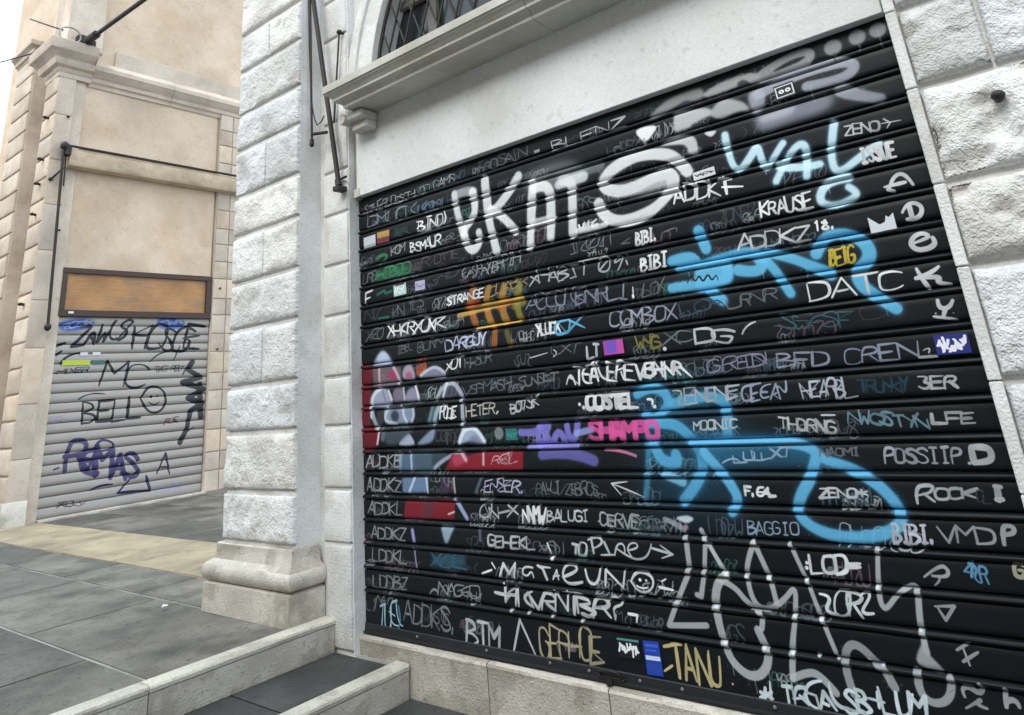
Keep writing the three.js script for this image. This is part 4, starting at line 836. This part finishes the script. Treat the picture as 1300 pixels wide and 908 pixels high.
// ------------------------------------------------------------------ black roller shutter with the graffiti
{
  const sh = thing('roller_shutter', 'large black roller shutter covered in white and blue graffiti tags', 'shutter', [1.6, -2.366, 0]);
  const c = canvas(2048, 1588), k = 2048 / 3300, ctx = c.getContext('2d'), X = (mm) => mm * k, Y = (mm) => (140 - mm) * k;
  ctx.fillStyle = '#0f1418'; ctx.fillRect(0, 0, c.width, c.height);
  const r = rng(9);
  for (let i = 0; i < 900; i++) { ctx.globalAlpha = .05 + .07 * r(); ctx.fillStyle = r() < .5 ? '#262d32' : '#0a0d10'; const w = 10 + 150 * r(), h = 2 + 26 * r(); smudge(ctx, r() * 2048, r() * 1588, w, h); }
  const SHAPES = ['45361605011030414323', '0006234640', '160501103041453616', '00063645443303', '0610233046', '45361605143341301001', '060110304146', '051636450040', '460340', '06460040', '4536160501103041', '002640'];
  const old = [], INK = ['#6b757c', '#46606e', '#83828f', '#35645a', '#99a1a6', '#565e66', '#b0b6ba', '#6d5560'];   // old marker scribbles, half worn off
  for (let i = 0; i < 260; i++) {
    const row = Math.floor(r() * 20), n = 3 + Math.floor(r() * 5), h = 28 + 40 * r(), sp = h * (.4 + .35 * r()), y = 86 - 120 * row - 84 * (.75 + .25 * r()), rise = (r() - .5) * 5, c = INK[Math.floor(r() * 8)], w = 3 + 4 * r(), a = .5 + .4 * r(), lean = .35 * r() * h; let x = 2700 * r() ** 1.15;
    for (let q = 0; q < n; q++, x += sp) for (let m = 0, e = 1 + Math.floor(r() * 1.6); m < e; m++) {              // loops, hooks and bars that make no letters any more
      const seg = SHAPES[Math.floor(r() * SHAPES.length)], fx = r() < .5, fy = r() < .4, p = [], big = .75 + .4 * r();
      for (let j = 0; j < seg.length; j += 2) { const gx = (fx ? 4 - +seg[j] : +seg[j]) / 4 + (r() - .5) * .2, gy = (fy ? 6 - +seg[j + 1] : +seg[j + 1]) / 6 * big + (r() - .5) * .12; p.push(Math.round(x + gx * sp * 1.1 + lean * gy), Math.round(y + rise * q + gy * h)); }
      old.push(['s', w, c, a, 0, 1, p]);
    }
  }
  paint(ctx, old, X, Y, k);
  paint(ctx, PAINT_A, X, Y, k);
  for (let i = 0; i < 260; i++) { ctx.globalAlpha = .12 + .2 * r(); ctx.strokeStyle = r() < .6 ? '#0d1013' : '#5b646b'; ctx.lineWidth = .6 + .8 * r(); const x = r() * 2048, y = r() * 1588; ctx.beginPath(); ctx.moveTo(x, y); ctx.lineTo(x + (r() - .5) * 60, y + (r() - .3) * 26); ctx.stroke(); }
  ctx.globalAlpha = 1;
  const mat = new THREE.MeshPhysicalMaterial({ map: canvasTex(c), roughness: .48, specularIntensity: .5, bumpMap: fine, bumpScale: .0006 }), P = .12;
  const planar = (g) => { g = plain(g); const p = g.attributes.position, uv = new Float32Array(p.count * 2); for (let i = 0; i < p.count; i++) { uv[2 * i] = p.getX(i) / 3.3; uv[2 * i + 1] = 1 - (.14 - p.getY(i)) / (1588 / 2048 * 3.3); } g.setAttribute('uv', new THREE.BufferAttribute(uv, 2)); return g; };
  const slatProfile = (t) => [[-.012, t], [-.006, t - .002], [.003, t - .004], [.0115, t - .008], [.0135, t - .0135], [.0115, t - .019], [.001, t - .023], [-.010, t - .025], [-.010, t - .029], [.003, t - .031], [.0045, t - .034], [.005, t - .05], [.0052, t - .075], [.005, t - .098], [.0042, t - .111], [.001, t - .1145], [-.008, t - .1175], [-.012, t - .119]];
  for (let i = -1; i < 18; i++) part('slat', planar(toCreasedNormals(prismX(slatProfile(.014 - i * P), .002, 3.262, 40, 20 + i * 3), .9)), mat, sh);
  part('bottom_panel', planar(toCreasedNormals(prismX([[-.012, -2.146], [-.006, -2.148], [.002, -2.150], [.0095, -2.1545], [.011, -2.16], [.0095, -2.165], [.001, -2.1695], [-.0065, -2.172], [-.0065, -2.175], [.003, -2.178], [.0045, -2.19], [.0045, -2.318], [-.012, -2.318]], .002, 3.262), .9)), mat, sh);
  const bar = part('bottom_bar', planar(toCreasedNormals(prismX([[-.012, -2.316], [.006, -2.316], [.010, -2.319], [.012, -2.350], [.026, -2.353], [.026, -2.359], [-.012, -2.359]], .002, 3.262), .4)), M.blackMetal, sh);
  const dome = new THREE.SphereGeometry(.007, 8, 5);
  for (const x of [.42, .9, 1.28, 1.49, 1.74, 1.93, 2.3, 2.62, 3.0]) part('rivet', plain(dome.clone()).translate(x, -2.334, .012), M.mortar, bar);
  const hd = sub('handle', sh);
  part('grip', tube([[1.555, -2.343, .014], [1.556, -2.318, .032], [1.575, -2.310, .040], [1.635, -2.310, .040], [1.652, -2.318, .032], [1.653, -2.343, .014]], .007, 30), M.iron, hd);
  part('lock_plate', [box(1.54, 1.668, -2.352, -2.338, .0115, .022, .003), rod([1.60, -2.362, .028], [1.60, -2.34, .028], .016)], M.iron, hd);
  // stickers: flat printed paper pressed on the slats
  const st = canvas(1024, 256), s = st.getContext('2d'); const cell = (i, f) => { s.save(); s.translate((i % 8) * 128, Math.floor(i / 8) * 128); s.beginPath(); s.rect(0, 0, 128, 128); s.clip(); f(s); s.restore(); };
  const fill = (col, x = 0, y = 0, w = 128, h = 128) => { s.fillStyle = col; s.fillRect(x, y, w, h); };
  const scrawl = (col, n, lw, x0, y0, x1, y1, seed) => { const q = rng(seed); s.strokeStyle = col; s.lineWidth = lw; s.lineCap = 'round'; for (let i = 0; i < n; i++) { const a = x0 + (x1 - x0) * i / n; s.beginPath(); s.moveTo(a, y0 + q() * (y1 - y0)); s.quadraticCurveTo(a + 20 * q(), y0 + q() * (y1 - y0), a + (x1 - x0) / n * 1.3, y0 + q() * (y1 - y0)); s.stroke(); } };
  cell(0, () => { fill('#b9c0c6'); fill('#8f979e', 0, 96, 128, 32); });
  cell(1, () => { fill('#b58a3c'); fill('#8d8a58', 0, 40, 128, 20); fill('#6b2430', 0, 66, 128, 62); });
  cell(2, () => { fill('#a9c8c4'); fill('#6d2a35', 20, 0, 90, 18); scrawl('#e4ebe8', 7, 9, 10, 30, 110, 110, 3); });
  cell(3, () => { fill('#a8a6c2'); scrawl('#5d5f86', 8, 6, 10, 30, 118, 100, 4); });
  cell(4, () => { fill('#1c6a66'); scrawl('#3f9a90', 6, 7, 12, 30, 112, 100, 5); });
  cell(5, () => { fill('#a23fa6'); fill('#6a4fb4', 20, 10, 60, 100); fill('#b4479a', 86, 0, 42, 128); });
  cell(6, () => { fill('#20287a'); scrawl('#e6e8f2', 13, 11, 12, 18, 112, 112, 6); });
  cell(7, () => { fill('#101418'); fill('#4f8d90', 0, 0, 128, 16); scrawl('#e2e8ea', 13, 10, 8, 26, 116, 116, 17); });
  cell(8, () => { fill('#1d3fa8'); fill('#3f66c4', 16, 14, 96, 10); fill('#3f66c4', 16, 34, 80, 6); fill('#c8d4e6', 8, 56, 112, 16); fill('#27489c', 12, 84, 104, 26); });
  cell(9, () => { fill('#14171a'); s.strokeStyle = '#cfd3d6'; s.lineWidth = 8; s.strokeRect(12, 20, 104, 88); s.fillStyle = '#e4e6e8'; for (const x of [44, 84]) { s.beginPath(); s.arc(x, 64, 17, 0, 7); s.fill(); } s.fillStyle = '#14171a'; for (const x of [44, 84]) { s.beginPath(); s.arc(x, 64, 6, 0, 7); s.fill(); } });
  cell(10, () => { fill('#c9cdd1'); scrawl('#3c4046', 9, 10, 12, 40, 112, 90, 8); });
  cell(11, () => { fill('#c4ccd2'); });
  const smat = std({ map: canvasTex(st), roughness: .5 });
  // [cell, x0, x1, y0, y1, tilt]
  for (const [i, x0, x1, y0, y1, a, notch] of [[0, .05, .165, -.23, -.158, .02], [1, .18, .295, -.225, -.152, -.02], [2, .32, .43, -.572, -.505, .03], [3, .508, .592, -.567, -.512, 0], [4, 1.12, 1.195, -1.402, -1.348, 0], [5, 1.757, 1.864, -1.048, -.984, .01], [6, 3.112, 3.217, -1.172, -1.105, -.01], [7, 1.648, 1.754, -2.262, -2.192, .02], [8, 1.776, 1.850, -2.306, -2.186, .03], [9, 2.762, 2.846, -.094, -.03, .05], [10, 2.336, 2.441, -.342, -.305, .06], [11, 2.999, 3.089, -.725, -.655, 0, 1]]) {
    const w = x1 - x0, h = y1 - y0, sp = new THREE.Shape(); sp.moveTo(-w / 2, -h / 2); sp.lineTo(w / 2, -h / 2); sp.lineTo(w / 2, h / 2); if (notch) { sp.lineTo(w * .3, h * .3); sp.lineTo(w * .2, h * .42); sp.lineTo(w * .12, h * .1); sp.lineTo(-w * .1, 0); } sp.lineTo(-w / 2, h / 2); sp.closePath();
    const g = plain(new THREE.ExtrudeGeometry(sp, { depth: .0008, bevelEnabled: false })), p = g.attributes.position, uv = new Float32Array(p.count * 2);
    for (let n = 0; n < p.count; n++) { uv[2 * n] = ((i % 8) + .02 + .96 * (p.getX(n) / w + .5)) / 8; uv[2 * n + 1] = 1 - (Math.floor(i / 8) + .98 - .96 * (p.getY(n) / h + .5)) / 2; }
    g.setAttribute('uv', new THREE.BufferAttribute(uv, 2)); g.rotateZ(a); g.translate((x0 + x1) / 2, (y0 + y1) / 2, .0088); part('sticker', g, smat, sh);
  }
}

// ------------------------------------------------------------------ awning gear folded up on the shop's jamb
{
  const t = thing('awning_arm', 'long dark iron awning arm folded up against the jamb beside the black shutter', 'awning arm', [-.03, .16, .14]);
  part('rod', rod([-.026, .20, .145], [-.30, 2.05, .21], .0165, .0165, 12), M.iron, t);
  part('bracket', [box(-.055, .005, .15, .185, .10, .175, .006), rod([-.025, .19, .145], [-.034, .235, .147], .024, .02), rod([-.06, .24, .12], [.02, .245, .12], .008)], M.iron, t);
  part('cross_bar', rod([-.245, .60, .20], [-.098, .575, .185], .011), M.iron, t);
  part('pull_rod', [rod([-.275, 2.0, .205], [-.243, .54, .20], .0085), ball([-.243, .528, .20], .016, 1.4), rod([-.243, .56, .2], [-.243, .545, .2], .014)], M.iron, t);
  part('cord', tube([[-.31, 2.0, .19], [-.275, 1.2, .2], [-.225, .74, .2], [-.17, .64, .2], [-.12, .70, .19]], .0045, 30), M.iron, t);
  const u = thing('iron_stay', 'thin iron stay with a round knob fixed high on the jamb behind the cornice end', 'iron stay', [-.08, .7, .12]);
  part('stay', rod([-.035, 1.32, .125], [-.10, .66, .125], .0065), M.iron, u); part('knob', [ball([-.034, 1.325, .125], .02, .9), rod([-.034, 1.325, .09], [-.034, 1.325, .125], .01)], M.iron, u);
}

// ------------------------------------------------------------------ the building across the passage
const WX = -7.7;
{
  const b = thing('arcade_building', 'cream plastered building across the passage with stone pier, capital and cornice', 'building', [-8.2, -2.29, -2]);
  part('wall', [box(-11.4, WX - .20, -2.3, 1.02, -9, -.9, 0), box(-11.4, WX - .10, 1.024, 7.5, -9, -.9, 0)], M.cream, b);
  part('upper_panel', box(WX - .16, WX - .085, 2.86, 3.95, -3.17, -.95, .006), M.cream, b);
  part('lower_panel', box(WX - .16, WX - .07, 1.034, 2.62, -3.165, -.955, .006), M.cream, b);
  // stone pier: smooth cheeks towards the passage, jointed front towards the street
  const pier = sub('pier', b), PC = [4.0, 3.32, 2.6, 1.92, 1.25, .55, -.1, -.82, -1.5, -2.3];
  part('core', box(-8.2, WX - .012, -2.3, 4.05, -.802, -.575, .01), M.creamStone, pier);
  part('recess', box(-9.3, -8.19, -2.3, 4.9, -1.2, -.80, .01), M.creamStone, pier);
  for (let i = 0; i < PC.length - 1; i++) part('cheek_stone', rough(EAST, .562, .80, PC[i + 1] + .003, PC[i] - .003, WX, .03, { seed: 400 + i, amp: .003, boss: .001, edge: .006, cell: .06, margin: .02 }), M.farBlocks[i % 4], pier);
  const FC = []; for (let y = 4.0; y > -2.35; y -= .335) FC.push(y);
  for (let i = 0; i < FC.length - 1; i++) part('front_stone', rough(FRONT, -8.19, WX - .004, FC[i + 1] + .012, FC[i] - .012, -.55, .03, { seed: 450 + i, amp: .008, boss: .006, cell: .05 }), M.farBlocks[i % 4], pier);
  part('jamb_stone', [box(WX - .16, WX - .045, -2.3, 3.93, -.95, -.803, .006)], M.creamStone, pier);
  part('foot', sweep([[-.05, -2.3], [.035, -2.3], [.03, -2.02], [.02, -2.0], [-.05, -2.0]], [[-8.2, -.8], [-8.2, -.55], [WX, -.55], [WX, -.80]]), M.stoneWorn, pier);
  const hook = [[4.0 - .65, -.60], [2.35, -.58], [2.02, -.58], [1.7, -.585], [1.45, -.58], [.62, -.58]];
  for (const [y] of [[3.28], [2.62], [2.24], [1.78], [.5]]) part('iron_hook', [rod([WX - .18, y, -.56], [WX - .18, y + .01, -.50], .02), ball([WX - .18, y + .01, -.49], .03, .8)], M.iron, pier);
  part('iron_hook', ball([WX + .01, 3.30, -.74], .022, .8), M.iron, pier);
  part('iron_hook', ball([WX + .01, 1.55, -.80], .02, .8), M.iron, pier);
  // capital and the string course that leaves it
  const cap = [[-.1, 3.93], [.02, 3.93], [.02, 4.0], [.04, 4.02], [.05, 4.07], [.10, 4.10], [.12, 4.16], [.12, 4.20], [.16, 4.25], [.22, 4.30], [.23, 4.34], [.23, 4.46], [.20, 4.48], [-.1, 4.52]];
  part('capital', sweep(cap, [[-8.2, -.85], [-8.2, -.56], [WX - .01, -.56], [WX - .01, -1.0]]), M.creamStone, b);
  const sc = [[-.08, 3.90], [.01, 3.90], [.015, 3.96], [.05, 3.98], [.055, 4.04], [.09, 4.07], [.13, 4.13], [.15, 4.15], [.15, 4.22], [.13, 4.24], [.03, 4.34], [-.08, 4.36]];
  const cs = sub('string_course', b); for (const [z0, z1] of [[-.98, -2.28], [-2.285, -3.6], [-3.605, -5.5]]) part('course_stone', sweep(sc, [[WX - .07, z0], [WX - .07, z1]]), M.creamStone, cs);
  part('ledge', box(WX - .12, WX - .06, 4.34, 4.62, -5.5, -1.35, .01), M.creamStone, b);
  part('upper_pier', [box(-8.5, WX - .06, 4.5, 7.6, -1.15, -.66, .01), box(-8.0, WX - .02, 4.5, 7.6, -1.12, -.60, .012)], M.creamStone, b);
  // right-hand jamb of small stones
  const rj = sub('jamb', b); part('core', box(WX - .2, WX - .04, -2.3, 3.92, -4.6, -3.19, .004), M.creamStone, rj);
  for (let i = 0, y = -2.28; y < 3.85; i++) { const h = [.30, .27, .33, .29][i % 4], o = y; y += h; part('jamb_stone', rough(EAST, 3.20, 3.43, o + .006, y - .006, WX - .02, .03, { seed: 500 + i, amp: .004, boss: .003, edge: .008, cell: .06 }), M.farBlocks[i * 3 % 4], rj); part('jamb_stone', rough(EAST, 3.44, 4.3, o + .006, y - .006, WX - .02, .03, { seed: 560 + i, amp: .005, boss: .004, edge: .008, cell: .08 }), M.farBlocks[i * 5 % 4], rj); }
  for (const y of [.84, -.15]) part('iron_hook', ball([WX + 0, y, -3.31], .02, .8), M.iron, rj);
  part('threshold', box(WX - .2, WX + .05, -2.33, -2.262, -3.2, -.94, .01), M.stoneWorn, b);
  // transom over the shutter: boarded panel in a dark frame
  const tr = sub('transom', b);
  part('frame', [box(WX - .14, WX - .03, .955, 1.03, -3.18, -.93, .005), box(WX - .14, WX - .03, .34, .43, -3.18, -.93, .005), box(WX - .14, WX - .03, .432, .953, -1.0, -.932, .005), box(WX - .14, WX - .03, .432, .953, -3.178, -3.09, .005)], M.brown, tr);
  part('board', box(WX - .13, WX - .07, .42, .96, -3.1, -.99, .003), M.wood, tr);
  part('bell_push', box(WX - .03, WX - .02, .375, .405, -1.12, -1.05, .004), M.paper, tr);
  // next pillar along the street
  const p2 = sub('pillar', b); part('core', box(-9.75, -8.95, -2.3, 4.75, -1.2, -.58, .01), M.creamStone, p2);
  for (let i = 0, y = 4.75; y > -2.2; i++, y -= .335) part('block', rough(FRONT, -9.73, -8.954, y - .335 + .013, y - .013, -.55, .04, { seed: 620 + i, amp: .012, boss: .008, cell: .06 }), M.creamStone, p2);
  part('capital', sweep(cap.map(([o, y]) => [o * .6, y * .5 + 2.74]), [[-9.75, -.57], [-8.95, -.57], [-8.95, -1.0]]), M.creamStone, p2);
}

// ------------------------------------------------------------------ grey roller shutter
{
  const sh = thing('roller_shutter', 'grey corrugated roller shutter with black and purple tags under a boarded transom', 'shutter', [WX - .08, -2.26, -2.05]);
  const W = 2.24, Z0 = -.94, YT = .345, HH = 2.61, c = canvas(768, 896), k = 768 / 2240, ctx = c.getContext('2d'), r = rng(31);
  ctx.fillStyle = '#9a948f'; ctx.fillRect(0, 0, 768, 896);
  for (let i = 0; i < 700; i++) { ctx.globalAlpha = .06 + .08 * r(); ctx.fillStyle = ['#b0a9a2', '#827d79', '#94867a', '#86848a'][Math.floor(r() * 4)]; smudge(ctx, r() * 768, r() * 896, 8 + 70 * r(), 2 + 20 * r()); }
  paint(ctx, PAINT_B, (mm) => (mm - 940) * k, (mm) => (345 - mm) * k, k);
  const mat = std({ map: canvasTex(c), roughness: .5, metalness: .15, bumpMap: fine, bumpScale: .0006 });
  const n = 20, P = HH / n;
  for (let i = 0; i < n; i++) {
    const t = YT - i * P, prof = [[-.03, 0], [-.012, -.004], [-.004, -.012], [0, -.03], [.004, -.055], [.006, -.08], [.003, -.1], [-.004, -.115], [-.012, -.1245], [-.03, -.129]].map(([w, y]) => [w, t + y]);
    const pos = [], tri = []; for (const z of [0, 1]) for (const [w, y] of prof) pos.push([WX - .075 + w, y, z ? Z0 - W : Z0]);
    const L = prof.length; for (let j = 0; j < L - 1; j++) tri.push(pos[j], pos[j + 1], pos[j + L], pos[j + 1], pos[j + 1 + L], pos[j + L]);
    const g = new THREE.BufferGeometry(); g.setAttribute('position', new THREE.Float32BufferAttribute(tri.flat(), 3)); g.computeVertexNormals();
    const gg = toCreasedNormals(g, .7), p = gg.attributes.position, uv = new Float32Array(p.count * 2); for (let q = 0; q < p.count; q++) { uv[2 * q] = (Z0 - p.getZ(q)) / W; uv[2 * q + 1] = 1 - (YT - p.getY(q)) / (896 / 768 * W); }
    gg.setAttribute('uv', new THREE.BufferAttribute(uv, 2)); part('slat', gg, mat, sh);
  }
  const green = std({ color: new THREE.Color(.42, .5, .04), roughness: .5 }), teal = std({ color: new THREE.Color(.02, .12, .11), roughness: .5 }), white = std({ color: new THREE.Color(.6, .6, .64), roughness: .5 });
  part('sticker', box(WX - .068, WX - .066, -.335, -.265, -1.42, -1.06, 0), green, sh); part('sticker', box(WX - .068, WX - .066, -.33, -.275, -1.62, -1.45, 0), teal, sh); part('sticker', box(WX - .069, WX - .0665, -.205, -.16, -1.38, -1.28, 0), white, sh); part('sticker', box(WX - .069, WX - .0665, -.205, -.16, -1.55, -1.44, 0), white, sh);
}

// ------------------------------------------------------------------ awning, tie rod and cables on the far building
{
  const t = thing('retractable_awning', 'beige fabric awning rolled in its box above the boarded transom', 'awning', [WX, .17, -2.1]);
  const prof = [[-.03, 2.80], [.08, 2.79], [.13, 2.74], [.14, 2.56], [.12, 2.52], [.05, 2.50], [-.03, 2.51]];
  part('rolled_fabric', sweep(prof.slice().reverse(), [[WX - .02, -.79], [WX - .02, -3.9]]), M.fabric, t);
  part('front_bar', rod([WX + .10, 2.815, -.74], [WX + .10, 2.815, -3.95], .02), M.iron, t);
  const arm = sub('arm', t); part('arm_rod', [rod([WX + .10, 2.78, -.70], [WX + .10, .19, -.77], .02), rod([WX + .06, 2.78, -.75], [WX + .06, 2.2, -.77], .012)], M.iron, arm);
  part('elbow', [ball([WX + .10, 2.80, -.71], .06, 1.1), box(WX + .04, WX + .14, 2.66, 2.82, -.80, -.72, .01)], M.iron, arm); part('foot', [ball([WX + .10, .17, -.77], .045, 1.2)], M.iron, arm);
  part('stay', [rod([WX + .10, 2.46, -.73], [WX + .01, 2.30, -.62], .014), ball([WX + .01, 2.29, -.61], .03)], M.iron, arm);
  const tie = thing('tie_rod', 'dark iron tie rod running from the pier capital across the passage', 'tie rod', [-7.3, 4.4, -.8]);
  part('rod', rod([-7.40, 4.535, -.82], [-1.0, 4.03, -.72], .032), M.iron, tie); part('coupling', [rod([-7.44, 4.54, -.82], [-7.16, 4.515, -.816], .06), ball([-7.46, 4.53, -.82], .07)], M.iron, tie);
  const fl = thing('cable_bracket', 'dark iron bracket with looped cable sitting on the pier capital', 'bracket', [-7.75, 4.48, -.78]);
  part('box', [box(-7.86, -7.62, 4.50, 4.68, -.90, -.72, .02), box(-7.70, -7.50, 4.46, 4.58, -.95, -.80, .02)], M.iron, fl);
  const ring = []; for (let a = 0; a < 400; a += 20) ring.push([-7.60, 4.60 + .13 * Math.sin(a / 57.3), -.60 + .15 * Math.cos(a / 57.3)]); part('cable_loop', tube(ring, .012, 50), M.joint, fl);
  part('strut', [rod([-7.62, 4.50, -.84], [-7.60, 4.34, -1.0], .014)], M.iron, fl);
  const c1 = thing('overhead_cable', 'thin dark cable stretched from the capital bracket towards the open sky', 'cable', [-9.5, 4.6, -.6]);
  part('wire', tube([[-7.7, 4.62, -.75], [-9, 4.74, -.45], [-11, 5.0, 0], [-14, 5.5, .6]], .012, 20), M.iron, c1);
  const c2 = thing('overhead_cable', 'thin dark cable rising over the capital to the upper pier', 'cable', [-8.5, 4.7, -.7]);
  part('wire', tube([[-7.6, 4.66, -.9], [-8.0, 4.86, -.56], [-8.9, 5.35, -.40]], .012, 16), M.iron, c2);
}

// ------------------------------------------------------------------ unseen house behind the camera, added to block low sky and darken shutter reflections
{
  const o = thing('added_street_house', 'unseen brown plastered house across the street, added to hold low sky light off the black shutter', 'building', [0, -2.6, 10]);
  const wall = new THREE.Shape(); wall.moveTo(-16, -2.6); wall.lineTo(16, -2.6); wall.lineTo(16, 4.9); wall.lineTo(-16, 4.9); wall.closePath(); const holes = [];
  for (let x = -13; x <= 13; x += 3.2) for (const [y, h] of [[-2.2, 2.5], [2.2, 1.9]]) { holes.push([x, y, h]); const p = new THREE.Path(); p.moveTo(x - .6, y); p.lineTo(x + .6, y); p.lineTo(x + .6, y + h); p.lineTo(x - .6, y + h); p.closePath(); wall.holes.push(p); }
  const g = new THREE.ExtrudeGeometry(wall, { depth: .4, bevelEnabled: false }); g.translate(0, 0, 9.5); part('wall', uvBox(g), M.brick, o);
  part('eaves', box(-16.2, 16.2, 4.904, 5.15, 9.0, 12, .02), M.creamStone, o); part('back_wall', box(-16, 16, -2.6, 4.9, 11.5, 11.9, 0), M.brick, o);
  for (const [x, y, h] of holes) { const w = sub('window', o); part('pane', box(x - .6, x + .6, y, y + h, 9.72, 9.74, 0), M.glass, w); part('sill', box(x - .75, x + .75, y - .1, y - .004, 9.38, 9.6, .01), M.creamStone, w); }
}

// ------------------------------------------------------------------ a grey dome far off, and litter
{
  const d = thing('domed_building', 'distant grey domed building under the pale sky', 'building', [-46, -2.6, -1]);
  const prof = [[0, 25], [.5, 24.6], [.8, 23], [3.2, 22.0], [5.0, 20], [6.0, 17.5], [6.3, 15.5], [6.3, -2.6]].map((p) => new THREE.Vector2(...p)).reverse();
  const g = uvBox(new THREE.LatheGeometry(prof, 32)); g.translate(-46, 0, 2); part('dome', g, M.farGrey, d);
  for (const [x, z, s, l] of [[-3.6, -1.9, .03, 'scrap of white paper on the dark paving before the grey shutter'], [-1.42, .44, .02, 'small white litter scrap on the paving near the pillar base']]) {
    const t = thing('paper_scrap', l, 'litter', [x, -2.285, z]); const q = new THREE.IcosahedronGeometry(s, 1), p = q.attributes.position; for (let i = 0; i < p.count; i++) { const f = .6 + .6 * hash(Math.round(p.getX(i) * 1e4), Math.round(p.getY(i) * 1e4 + p.getZ(i) * 3e4), 5); p.setXYZ(i, p.getX(i) * f, Math.max(-.3 * s, p.getY(i) * f * .5), p.getZ(i) * f); }
    q.computeVertexNormals(); q.translate(x, -2.28 + .012, z); part('paper', plain(q), M.paper, t);
  }
}
renderer.render(scene, camera);
